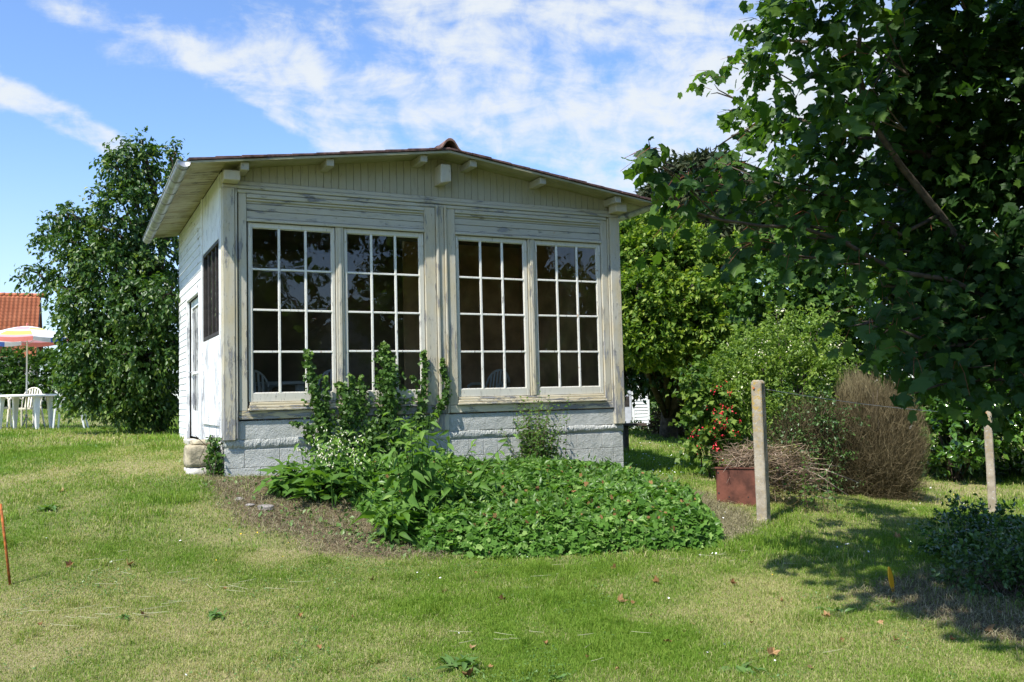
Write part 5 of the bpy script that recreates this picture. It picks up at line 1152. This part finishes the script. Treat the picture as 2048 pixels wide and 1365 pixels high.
for k, q in enumerate(FL):
    px, py = q[0], q[1]; x, y, z = xyz(px, py, .05)
    o = obj('fallen_leaf', DM[k % 7], M['lf_brown'] if not DM[k % 7].materials else None, None, (x, y, z+.012)); o.rotation_euler = (rr.gauss(0, .35), rr.gauss(0, .35), rr.uniform(0, 6.28)); s = rr.choice([.03, .04, .05, .07, .09])*(1.3 if k in (1, 25, 15) else 1); o.scale = (s, s, s)
    tn_ = [random.Random(q_).random() for q_ in (0,)][0]; tv = [d.value for d in DM[k % 7].attributes['tone'].data]; tv = sum(tv)/len(tv)
    nm, ax, ay = min(LMK, key=lambda q_: (q_[1]-px)**2+((q_[2]-py)*1.6)**2); dx_, dy_ = px-ax, (py-ay)*1.6
    w1 = ('right of' if dx_ > 0 else 'left of') if abs(dx_) > abs(dy_) else ('in front of' if dy_ > 0 else 'behind')
    far = math.hypot(dx_, dy_); w2 = 'just ' if far < 70 else ('well ' if far > 170 else '')
    tag(o, f"{'tiny' if s < .035 else 'small' if s < .045 else 'middling' if s < .06 else 'large' if s < .085 else 'very large'} {'dark brown' if tv < .3 else 'mid brown' if tv < .55 else 'pale tan'} fallen leaf {w2}{w1} {nm}", 'leaf', 'fallen leaves on the lawn')
_g = {}
for o in COL.objects:
    if o.name.startswith('fallen_leaf'): _g.setdefault(o['label'], []).append(o)
for l_, os_ in _g.items():
    if len(os_) > 1:
        os_.sort(key=lambda o: o.location.y)
        for o, w_ in zip(os_, ['nearer', 'farther'] if len(os_) == 2 else ['nearest', 'middle', 'farthest', 'outermost']): o['label'] = w_+' '+l_
# plants mirrored in the panes: trees behind the viewpoint
for k, (x, y, h, rd, lb_) in enumerate([(16, -3, 8.5, 2.6, 'tall broad tree on the right behind the viewpoint'), (11.5, -9, 7.0, 2.3, 'round tree behind the viewpoint nearest the red-roofed house'), (21, 3.5, 9.5, 3.0, 'large tree far right beyond the sycamore'), (13.5, 6, 5.6, 2.2, 'dense tree right of the sycamore'), (14, 1.2, 6.2, 2.2, 'tall tree between the dense tree and the broad tree'), (9, -6, 6.5, 2.2, 'small tree nearest behind the viewpoint'), (20, 10, 8.5, 3.0, 'wide tree behind the laurel bushes on the right')]):
    bz = g1(x, y); r = np.random.default_rng(600+k)
    Ls = [(np.array((x+r.normal(0, rd*.45), y+r.normal(0, rd*.45), bz+h*(.35+.6*i/9)+r.normal(0, .2))), np.array((rd*.62, rd*.62, rd*.5))*(1.1-.5*i/9)) for i in range(10)]
    tree('garden_tree', lb_, 'tree', (x, y, bz), Ls, M['lf_mid'], dict(seed=610+k, dens=9.0, nleaf=9, slen=.5, lsize=.26, droop=.3, young=.2, lo=.5, bt=.2), 'dia', .25, h*.7, 'trees behind the viewpoint')

# ================================================================== garden objects
# rounded concrete washing-line posts
def line_post(name, label, px, py, h, w, rot, lean=0.0, group='concrete washing-line posts'):
    x, y = gp(px, py, 0); z = g1(x, y); t = empty(name, (x, y, z), label, 'post', group, rot)
    V = []; prof = [(-w/2, -.2), (-w/2, h-.035), (-w*.36, h-.010), (-w*.12, h), (w*.12, h), (w*.36, h-.010), (w/2, h-.035), (w/2, -.2)]
    mb = MB()
    rows = 14; zz = list(np.linspace(-.2, h-.035, rows)); jr = random.Random(int(px)); V = []
    for i, q in enumerate(zz):
        d = .0022; V += [(-w/2+jr.uniform(-d, d)+lean*q, -w/2, q), (w/2+jr.uniform(-d, d)+lean*q, -w/2, q), (w/2+jr.uniform(-d, d)+lean*q, w/2, q), (-w/2+jr.uniform(-d, d)+lean*q, w/2, q)]
    for s, q in ((.80, h-.010), (.45, h)): 
        for a, b in ((-1, -1), (1, -1), (1, 1), (-1, 1)): V.append((a*w/2*s+lean*q, b*w/2, q))
    n = rows+2; Fc = [(i*4+j, i*4+(j+1) % 4, (i+1)*4+(j+1) % 4, (i+1)*4+j) for i in range(n-1) for j in range(4)]+[(4*n-4, 4*n-3, 4*n-2, 4*n-1)]
    mb.add(V, Fc); mb.build('shaft', M['concrete'], t, bevel=.010)
    mb = MB(); mb.tube([(-.02+lean*h, -w/2-.012, h-.085), (-.02+lean*h, w/2+.02, h-.085)], .007, 8); mb.tube([(-.02+lean*h, -w/2-.012, h-.085), (-.02+lean*h, -w/2-.014, h-.085)], .013, 6); mb.build('bolt', M['rust_o'], t)
    return t
pA = line_post('line_post', 'lichened concrete post in front of the rusty box', 1528, 1046, 1.545, .118, math.radians(-38), -.004)
pB = line_post('line_post', 'plain pale concrete post before the laurel bushes', 1986, 1026, 1.40, .10, math.radians(-30))
a = Vector(pA.location)+Vector((0, 0, 1.46)); b = Vector(pB.location)+Vector((0, 0, 1.30)); mb = MB(); P = [a.lerp(b, k/12)-Vector((0, 0, .05*4*(k/12)*(1-k/12))) for k in range(13)]
tag(mb.tube([p-a for p in P], .0022, 4).build('line_wire', M['steelwire'], None, a), 'thin slack wire strung between the two concrete posts', 'wire')
# rusty steel box, leaning, with brushwood
x, y = gp(1490, 1008, .25); z = g1(x, y)
t = empty('rusty_box', (x, y+.15, z-.03), 'rust-brown sheet steel box holding dead brushwood', 'metal box', rz=math.radians(-24))
def plate(mb, p0, p1, zt, th=.006, ins=.0):
    d = (Vector(p1)-Vector(p0)).normalized(); n = Vector((-d.y, d.x, 0))*th; a, b = Vector(p0), Vector(p1); ta, tb = a+Vector((d.x*.02, d.y*.02, zt)), b+Vector((-d.x*.01, -d.y*.01, zt-.015))
    mb.hexa([a, b, b+n, a+n], [ta, tb, tb+n, ta+n])
mb = MB(); w, dpt, hgt = .25, .24, .46
for p0, p1 in (((-w, -dpt, 0), (w, -dpt, 0)), ((w, -dpt+.008, 0), (w, dpt, 0)), ((w-.008, dpt, 0), (-w, dpt, 0)), ((-w, dpt-.008, 0), (-w, -dpt+.008, 0))): plate(mb, p0, p1, hgt)
mb.build('panel', M['rust'], t, bevel=.002)
mb = MB()
for sx in (-w+.03, w-.03):
    for zz in (.06, .16, .40): mb.tube([(sx, -dpt-.004, zz), (sx, -dpt+.004, zz)], .011, 6)
for sx in (-.1, .12): mb.tube([(sx, -dpt-.003, .12), (sx, -dpt+.004, .12)], .009, 6)
mb.build('bolt', M['dark_wood'], t)
mb = MB()
for p0, p1 in (((-w-.005, -dpt-.012), (w+.005, -dpt-.012)), ((-w-.005, dpt+.004), (w+.005, dpt+.004))): mb.box(p0[0], p1[0], p0[1], p0[1]+.014, hgt-.012, hgt+.006)
mb.build('rim', M['rust'], t)
B0 = np.array((x+.28, y+.25, z)); Lb2 = [(np.array((x+.06, y+.18, z+.53)), np.array((.27, .24, .13))), (np.array((x+.42, y+.15, z+.50)), np.array((.30, .30, .18))), (np.array((x+.62, y+.15, z+.30)), np.array((.28, .28, .24))), (np.array((x+.45, y+.2, z+.20)), np.array((.25, .3, .2)))]
hp_ = empty('brushwood', tuple(B0), 'heap of pale dead twigs piled on and beside the rusty box', 'brushwood')
def randtwigs(name, lobes, n, L, W, seed, m='deadtwig', dirb=(0, 0, 0)):
    rg = random.Random(seed); mb = MB()
    for k in range(n):
        c, rad = lobes[rg.randrange(len(lobes))]; p = Vector(c)+Vector((rg.gauss(0, .5)*rad[0], rg.gauss(0, .5)*rad[1], rg.gauss(0, .5)*rad[2]))-Vector(B0)
        d = Vector((rg.gauss(0, 1), rg.gauss(0, .7), rg.gauss(0, .35)))+Vector(dirb); d.normalize(); l = L*rg.uniform(.4, 1.2); w_ = W*rg.uniform(.5, 1.4)
        mb.tube([p-d*l*.5, p+Vector((rg.gauss(0, .03), rg.gauss(0, .03), rg.gauss(0, .02))), p+d*l*.5+Vector((0, 0, -.05*l))], [w_, w_*.8, w_*.35], 4, False)
    return mb.build(name, M[m], hp_)
randtwigs('twigs', Lb2[:3], 560, .40, .0036, 5)
randtwigs('fine_twigs', Lb2, 900, .30, .0018, 6, 'twig')
mb = MB()
for p, q, w_ in (((.30, -.1, .45), (.95, -.25, .06), .009), ((.35, 0, .42), (1.12, -.15, .20), .007), ((.1, 0, .4), (.98, .1, .38), .005), ((.2, -.15, .6), (.25, -.3, .12), .006), ((.1, -.25, .58), (.16, -.33, .2), .004), ((-.3, -.2, .55), (-.55, -.35, .38), .004), ((-.2, -.2, .6), (-.5, -.3, .25), .003), ((.25, -.2, .05), (.75, -.3, .02), .006)):
    m_ = (Vector(p)+Vector(q))/2+Vector((0, 0, .05)); mb.tube([p, m_, q], [w_, w_*.8, w_*.4], 5)
mb.build('long_sticks', simple('pale_stick', (.42, .33, .26), .8, noise=.3), hp_)
J = crown(520, Lb2[1:], 60, 8, .14, .04, .4, .3, .2, bt=.4); obj('withered_leaves', leafmesh('withered_leaves', J[0]-B0, J[1], J[2], J[3], J[4], 'dia'), leaf_mat('olive_withered', (.07, .07, .02), (.13, .12, .035), (.22, .19, .07)), hp_)
# rusty rod at the left edge
x, y = gp(20, 1170, .3); z = g1(x, y); mb = MB(); tp = at(1, 1008, y)-Vector((x, y, z)); dirt = (tp.x, 0, tp.z)
mb.tube([(-tp.x*.1, 0, -tp.z*.1), (tp.x*.5, .002, tp.z*.5), (tp.x, 0, tp.z)], .0095, 8)
tag(mb.build('iron_rod', M['rust_o'], None, (x, y, z)), 'orange rusty iron rod stuck slanting in the left lawn', 'rod')
# yellow plastic marker
x, y = gp(1787, 1186, 0); z = g1(x, y); mb = MB(); V = []; Fc = []
pf = []
for k in range(13):
    s = k/12; zz = .045+.165*s; wd = .0255*math.sin(math.pi*(.22+.73*s))**.8; pf.append((zz, wd))
for th in (-.005, .005):
    V += [(-w_, th, zz) for zz, w_ in pf]+[(w_, th, zz) for zz, w_ in pf][::-1]
n = 26; Fc = [tuple(range(n)), tuple(range(n, 2*n))[::-1]]+[(j, n+j, n+(j+1) % n, (j+1) % n) for j in range(n)]
mb.add(V, Fc); mb.hexa([(-.004, -.004, -.03), (.002, -.004, -.03), (.002, .004, -.03), (-.004, .004, -.03)], [(-.0175, -.0045, .06), (-.009, -.0045, .06), (-.009, .0045, .06), (-.0175, .0045, .06)])
mb.hexa([(.004, -.004, -.03), (.009, -.004, -.03), (.009, .004, -.03), (.004, .004, -.03)], [(.009, -.0045, .06), (.0175, -.0045, .06), (.0175, .0045, .06), (.009, .0045, .06)])
o = mb.build('plant_marker', M['yellow'], None, (x, y, z), bevel=.002); o.rotation_euler = (0, math.radians(-11), math.radians(28)); tag(o, 'yellow two-pronged plastic garden marker stuck in the shaded soil', 'marker')
# stones
def stone(name, label, px, py, s, seed, m='rock', sc=(1, .8, .45), z0=.3):
    bm = bmesh.new(); bmesh.ops.create_icosphere(bm, subdivisions=3, radius=1); rg = random.Random(seed); ph = [rg.uniform(0, 6) for _ in range(6)]
    for v in bm.verts:
        c = v.co; k = 1+.12*math.sin(c.x*3+ph[0])*math.sin(c.y*3+ph[1])+.08*math.sin(c.z*5+ph[2])+.04*math.sin(c.x*9+ph[3]); v.co = Vector((c.x*sc[0], c.y*sc[1], c.z*sc[2]))*k*s
    me = bpy.data.meshes.new(name); bm.to_mesh(me); bm.free(); x, y = gp(px, py, z0)
    return tag(obj(name, me, M[m], None, (x, y, g1(x, y)+s*.1)), label, 'stone', 'stones in the raked soil')
stone('field_stone', 'pale rounded stone lying in the raked soil of the bank', 532, 1018, .085, 1)
stone('field_stone', 'smaller flat grey stone left of the pale one', 500, 1012, .05, 2)
stone('field_stone', 'buried grey stone above the pale one in the raked soil', 478, 1000, .05, 3)
# stone pier by the corner
t = empty('stone_pier', tuple(loc(-.20, .38, .55)), 'rough sandstone block on a limewashed stub by the left corner', 'stone pier', rz=YAW)
def rough(name, x0, x1, y0, y1, z0, z1, m, seed, amp=.012, div=5):
    bm = bmesh.new(); bmesh.ops.create_cube(bm, size=1); bmesh.ops.subdivide_edges(bm, edges=bm.edges[:], cuts=div, use_grid_fill=True); rg = random.Random(seed)
    for v in bm.verts:
        c = v.co; r = 1-.10*((abs(c.x*2)**6)*(abs(c.y*2)**6)+(abs(c.x*2)**6)*(abs(c.z*2)**6)+(abs(c.y*2)**6)*(abs(c.z*2)**6))/3
        v.co = Vector(((x0+x1)/2+c.x*(x1-x0)*r+rg.gauss(0, amp*.4), (y0+y1)/2+c.y*(y1-y0)*r+rg.gauss(0, amp*.4), (z0+z1)/2+c.z*(z1-z0)*r+rg.gauss(0, amp*.3)))
    me = bpy.data.meshes.new(name); bm.to_mesh(me); bm.free(); me.polygons.foreach_set('use_smooth', [True]*len(me.polygons)); return obj(name, me, M[m], t)
rough('base_block', -.16, .18, -.16, .22, -.05, .325, 'limewash', 1, .022)
rough('sandstone_block', -.17, .12, -.15, .17, .33, .575, 'stone', 2, .010)
rough('cap_stone', -.10, .17, -.10, .20, .578, .63, 'stone', 3, .010, 3)
# --- outdoor table, chairs, parasol
tx, ty, tz = onray(52, 18.4)
tz = g1(tx, ty)
round_table('garden_table', 'white round plastic table on the lawn under the parasol', .60, .72, (tx, ty, tz), M['plastic'])
def gl(px, Y): x, y, z = onray(px, Y); return (x, y, g1(x, y))
mono_chair('garden_chair', M['plastic_cream'], 'cream plastic chair on the lawn right behind the parasol table', 'garden chairs round the parasol table', gl(53, 19.35), math.pi+.05)
mono_chair('garden_chair', M['plastic_cream'], 'plastic chair on the lawn cut by the left picture edge', 'garden chairs round the parasol table', gl(-15, 18.7), -math.pi/2+.1)
mono_chair('garden_chair', M['plastic'], 'plastic chair on the lawn half hidden by the pear tree', 'garden chairs round the parasol table', gl(140, 18.2), math.pi/2+.3)
t = empty('parasol', (tx, ty+.02, tz), 'open pink yellow and white parasol over the garden table', 'parasol')
ca = bpy.data.materials.new('x'); bpy.data.materials.remove(ca)
cols = {'white': simple('canvas_white', (.82, .80, .80), .8), 'pink': simple('canvas_pink', (.82, .42, .44), .8), 'yel': simple('canvas_yellow', (.88, .76, .16), .8), 'red': simple('canvas_red', (.76, .24, .20), .8), 'blue': simple('canvas_blue', (.10, .20, .60), .8)}
for k in cols:   # thin cloth lets light through
    m = cols[k]; T_ = NT(m.node_tree); b = m.node_tree.nodes['Principled BSDF']; tl = T_.n('ShaderNodeBsdfTranslucent', ins={'Color': tuple(b.inputs['Base Color'].default_value)})
    mx = T_.n('ShaderNodeMixShader', ins={0: .35, 1: b.outputs[0], 2: tl.outputs[0]}); T_.L.new(mx.outputs[0], m.node_tree.nodes['Material Output'].inputs[0])
K = 8; RC, HC, HT = .90, 1.86, 2.13; rings = 8; V = []; Fc = []; mi = []; SUBD = 4
names = list(cols)
for i in range(rings+1):
    s = i/rings
    for j in range(K*SUBD):
        a = 2*math.pi*j/(K*SUBD); f = (j % SUBD)/SUBD; sag = 1-.055*math.sin(math.pi*f)*s; rr_ = RC*s*sag
        V.append((rr_*math.cos(a), rr_*math.sin(a), HT-(HT-HC)*(s**1.5)-.02*math.sin(math.pi*f)*s))
n = K*SUBD
for j in range(n): V.append((V[rings*n+j][0]*1.005, V[rings*n+j][1]*1.005, V[rings*n+j][2]-.075-.02*math.sin(math.pi*((j % SUBD)/SUBD))))
for i in range(rings+1):
    for j in range(n):
        Fc.append((i*n+j, (i+1)*n+j, (i+1)*n+(j+1) % n, i*n+(j+1) % n)); g = j//SUBD
        if g % 2 == 0: mi.append([2, 0, 1, 1, 0, 2, 2, 1, 3][i] if g % 4 == 0 else [2, 0, 1, 0, 0, 2, 2, 0, 3][i])
        else: mi.append([0, 0, 0, 2 if g % 4 == 1 else 0, 0, 0, 0, 0, 4 if (j//2) % 2 else 0][i])
me = bpy.data.meshes.new('canopy'); me.from_pydata(V, [], Fc); me.update()
for k in names: me.materials.append(cols[k])
me.polygons.foreach_set('material_index', mi); cn = obj('canopy', me, None, t); cn.rotation_euler = (0, 0, math.radians(-100))
mb = MB(); mb.tube([(0, 0, .0), (0, 0, HT-.01)], .016, 8); mb.build('pole', M['plastic_cream'], t)
mb = MB(); mb.tube([(0, 0, HT-.01), (0, 0, HT+.03), (0, 0, HT+.06)], [.02, .022, .008], 8); mb.build('finial', cols['red'], t)
mb = MB()
for j in range(K):
    a = 2*math.pi*j/K+math.radians(-100); mb.tube([(0, 0, HT-.03), (RC*.5*math.cos(a), RC*.5*math.sin(a), HT-(HT-HC)*.36-.012), (RC*.97*math.cos(a), RC*.97*math.sin(a), HC-.005)], .004, 4); mb.tube([(0, 0, HC-.12), (RC*.5*math.cos(a), RC*.5*math.sin(a), HT-(HT-HC)*.36-.016)], .003, 4)
mb.build('ribs', M['steelwire'], t)
mb = MB()
for j in range(3):
    a = j*2.09+.4; mb.tube([(0, 0, .28), (.19*math.cos(a), .19*math.sin(a), 0.0)], .007, 5)
mb.tube([(0, 0, .25), (0, 0, .31)], .024, 8); mb.build('stand', M['zinc_dark'], t)
mb = MB(); mb.tube([(.02, -.01, .98), (.045, -.01, .98), (.045, -.01, .93)], .006, 5); mb.build('clamp_knob', M['plastic'], t)

# --- tiled houses
def tile_mat(name, c0, c1):
    m, t, b = mat(name); oc = t.n('ShaderNodeTexCoord').outputs['Object']
    c = t.mix(t.ss(t.noise(oc, 1.1, 5), .3, .7), c0, c1); c = t.mix(t.math('MULTIPLY', t.ss(t.noise(oc, 9, 3), .35, .7), .4), c, tuple(q*.55 for q in c0)); t.L.new(c, b.inputs['Base Color']); b.inputs['Roughness'].default_value = .9; return m
M['tile'] = tile_mat('clay_pantile', (.43, .13, .055), (.52, .175, .08)); M['wall'] = simple('rendered_wall', (.55, .50, .42), .9, noise=.1); M['brickish'] = simple('brick_wall', (.28, .12, .08), .9, noise=.2)
def pantiles(L, S, tw=.24, th=.33):
    """roof sheet: u along ridge, v down the slope, with real rolls and steps"""
    nu = int(L/tw)*4+1; rows = int(S/th); V = []; F = []
    us = np.linspace(0, L, nu); prof = .028*np.sin(us/tw*2*np.pi)+.02*np.cos(us/tw*4*np.pi)
    k = 0
    for r in range(rows):
        for q in (0, 1):
            v = (r+q)*th; h = .0 if q == 0 else .045
            V.append(np.stack([us, np.full(nu, v), prof+h], -1))
        a = np.arange(nu-1)+k; F.append(np.stack([a, a+1, a+1+nu, a+nu], -1)); 
        if r < rows-1: F.append(np.stack([a+nu, a+nu+1, a+1+2*nu, a+2*nu], -1))
        k += 2*nu
    return np.concatenate(V), np.concatenate(F)
def thouse(name, label, origin, rot, L, Wd, he, hr_, wins, wallm):
    t = empty(name, origin, label, 'house', rz=rot); mb = MB()
    mb.add([(0, 0, -1), (L, 0, -1), (L, Wd, -1), (0, Wd, -1), (0, 0, he), (L, 0, he), (L, Wd, he), (0, Wd, he), (0, Wd/2, hr_-.05), (L, Wd/2, hr_-.05)], [(0, 1, 5, 4), (2, 3, 7, 6), (1, 2, 6, 9, 5), (3, 0, 4, 8, 7)])
    mb.build('wall', wallm, t)
    ov = .35; ang = math.atan2(hr_-he, Wd/2); S = math.hypot(hr_-he, Wd/2)+ov; V, F = pantiles(L+.5, S)
    Vr = []
    for sgn in (-1, 1):
        x = V[:, 0]-.25; y = Wd/2+sgn*V[:, 1]*math.cos(ang)+sgn*V[:, 2]*math.sin(ang); z = hr_-V[:, 1]*math.sin(ang)+V[:, 2]*math.cos(ang); Vr.append(np.stack([x, y, z], -1))
    me = fastmesh('roof', np.concatenate(Vr), [F, F[:, ::-1]+len(V)]); o = obj('roof', me, M['tile'], t)
    mb = MB(); x = -.25
    while x < L+.2: mb.tube([(x, Wd/2, hr_+.0), (x+.42, Wd/2, hr_+.02)], [.13, .14], 8); x += .38
    mb.build('ridge_tiles', M['tile'], o)
    mb = MB()
    for xx in (-.27, L+.25):
        for sgn in (-1, 1): mb.hexa([(xx, Wd/2, hr_-.28), (xx+.04, Wd/2, hr_-.28), (xx+.04, Wd/2+sgn*S*math.cos(ang), hr_-S*math.sin(ang)-.25), (xx, Wd/2+sgn*S*math.cos(ang), hr_-S*math.sin(ang)-.25)], [(xx, Wd/2, hr_-.02), (xx+.04, Wd/2, hr_-.02), (xx+.04, Wd/2+sgn*S*math.cos(ang), hr_-S*math.sin(ang)), (xx, Wd/2+sgn*S*math.cos(ang), hr_-S*math.sin(ang))])
        mb.build('barge_board', M['dark_wood'], t); mb = MB()
    for (xa, za) in wins:
        mb = MB(); mb.box(xa, xa+1.1, -.03, .03, za, za+1.3); w_ = mb.build('window', M['plastic'], t); mb = MB(); mb.box(xa+.08, xa+1.02, -.036, -.031, za+.08, za+1.22); mb.build('pane', M['dark_wood'], w_)
    return t
pR = at(79, 592, 56); gzh = 2.0; HR = math.radians(25)
th = thouse('tiled_house', 'house with orange-red tiled roof beyond the hedge on the left', (pR.x-(14.2*math.cos(HR)-4.2*math.sin(HR)), 56-(14.2*math.sin(HR)+4.2*math.cos(HR)), gzh), HR, 14, 8.4, 2.6, pR.z-gzh, [(9, .9), (11.5, .9)], M['wall'])
mb = MB(); mb.add([(9.9, -.8, 2.6), (11.05, -.8, 2.6), (11.05, 4, 2.6), (9.9, 4, 2.6), (9.9, -.8, 5.3), (11.05, -.8, 5.3), (11.05, 4, 5.3), (9.9, 4, 5.3)], [(0, 1, 5, 4), (1, 2, 6, 5), (2, 3, 7, 6), (3, 0, 4, 7), (4, 5, 6, 7)]); mb.build('dormer', M['wall'], th)
mb = MB(); mb.box(9.6, 11.2, -1.0, 4, 5.3, 5.42); mb.build('dormer_roof', M['zinc_dark'], th)
mb = MB(); mb.box(14.28, 14.42, -.35, -.2, -.8, 2.4); mb.box(15.1, 15.24, -.35, -.2, -.8, 2.6); mb.box(14.2, 15.3, -.4, 4, 2.4, 2.55); mb.build('porch', M['dark_wood'], th)
thouse('tiled_house', 'red-roofed house behind the viewpoint, mirrored in the right panes', (26, -14, g1(26, -14)), math.radians(130), 11, 8, 2.6, 6.2, [(2, .9), (5, .9), (8, .9)], M['wall'])
# --- white shed in the distance
p = onray(1262, 28.5); sx = p[0]
t = empty('garden_shed', (sx-1.2, 28.5, g1(sx-1.2, 28.5)), 'small white clapboard shed in the distance right of the pavilion', 'shed')
mb = MB(); mb.box(0, 1.75, 0, 1.5, -.1, 2.2); mb.build('wall', M['white_h'], t)
mb = MB(); z = 0
while z < 2.2: mb.hexa([(1.3, -.035, z), (1.70, -.035, z), (1.70, -.002, z), (1.3, -.002, z)], [(1.3, -.012, z+.095), (1.70, -.012, z+.095), (1.70, -.002, z+.095), (1.3, -.002, z+.095)]); z += .10
mb.box(1.705, 1.77, -.04, 0, -.1, 2.2); mb.box(1.22, 1.295, -.04, 0, -.1, 2.2); mb.build('clapboards', M['white_h'], t)
mb = MB(); mb.box(.78, 1.2, -.03, -.002, 0, 2.0); dd = mb.build('door', simple('grey_door', (.45, .46, .50), .7, noise=.1), t)
mb = MB(); mb.box(.84, 1.14, -.036, -.031, .62, .95); mb.build('pane', M['dark_wood'], dd)
mb = MB(); mb.add([(-.2, -.25, 2.15), (1.95, -.25, 2.15), (1.95, .75, 2.75), (-.2, .75, 2.75), (-.2, 1.75, 2.15), (1.95, 1.75, 2.15)], [(0, 1, 2, 3), (3, 2, 5, 4)]); o = mb.build('roof', M['zinc_dark'], t); s_ = o.modifiers.new('s', 'SOLIDIFY'); s_.thickness = .05
# --- plank bench half hidden behind the corner
p = loc(5.15, 3.2, 0); bz = g1(p.x, p.y)
pb = at(1262, 846, 17.0); zb = g1(pb.x, pb.y)
t = empty('plank_bench', (pb.x-.35, 17, zb), 'weathered plank bench poking out behind the right corner', 'bench')
Hb = pb.z-zb
mb = MB(); mb.hexa([(-.9, -.2, Hb-.02), (.62, -.2, Hb-.06), (.62, .15, Hb-.06), (-.9, .15, Hb-.02)], [(-.9, -.2, Hb+.025), (.62, -.2, Hb-.015), (.62, .15, Hb-.015), (-.9, .15, Hb+.025)]); mb.build('plank', M['bark'], t, bevel=.004)
for xx in (-.7, .2):
    mb = MB(); mb.box(xx, xx+.08, -.15, .1, -.05, Hb-.045); mb.build('leg', M['bark'], t)
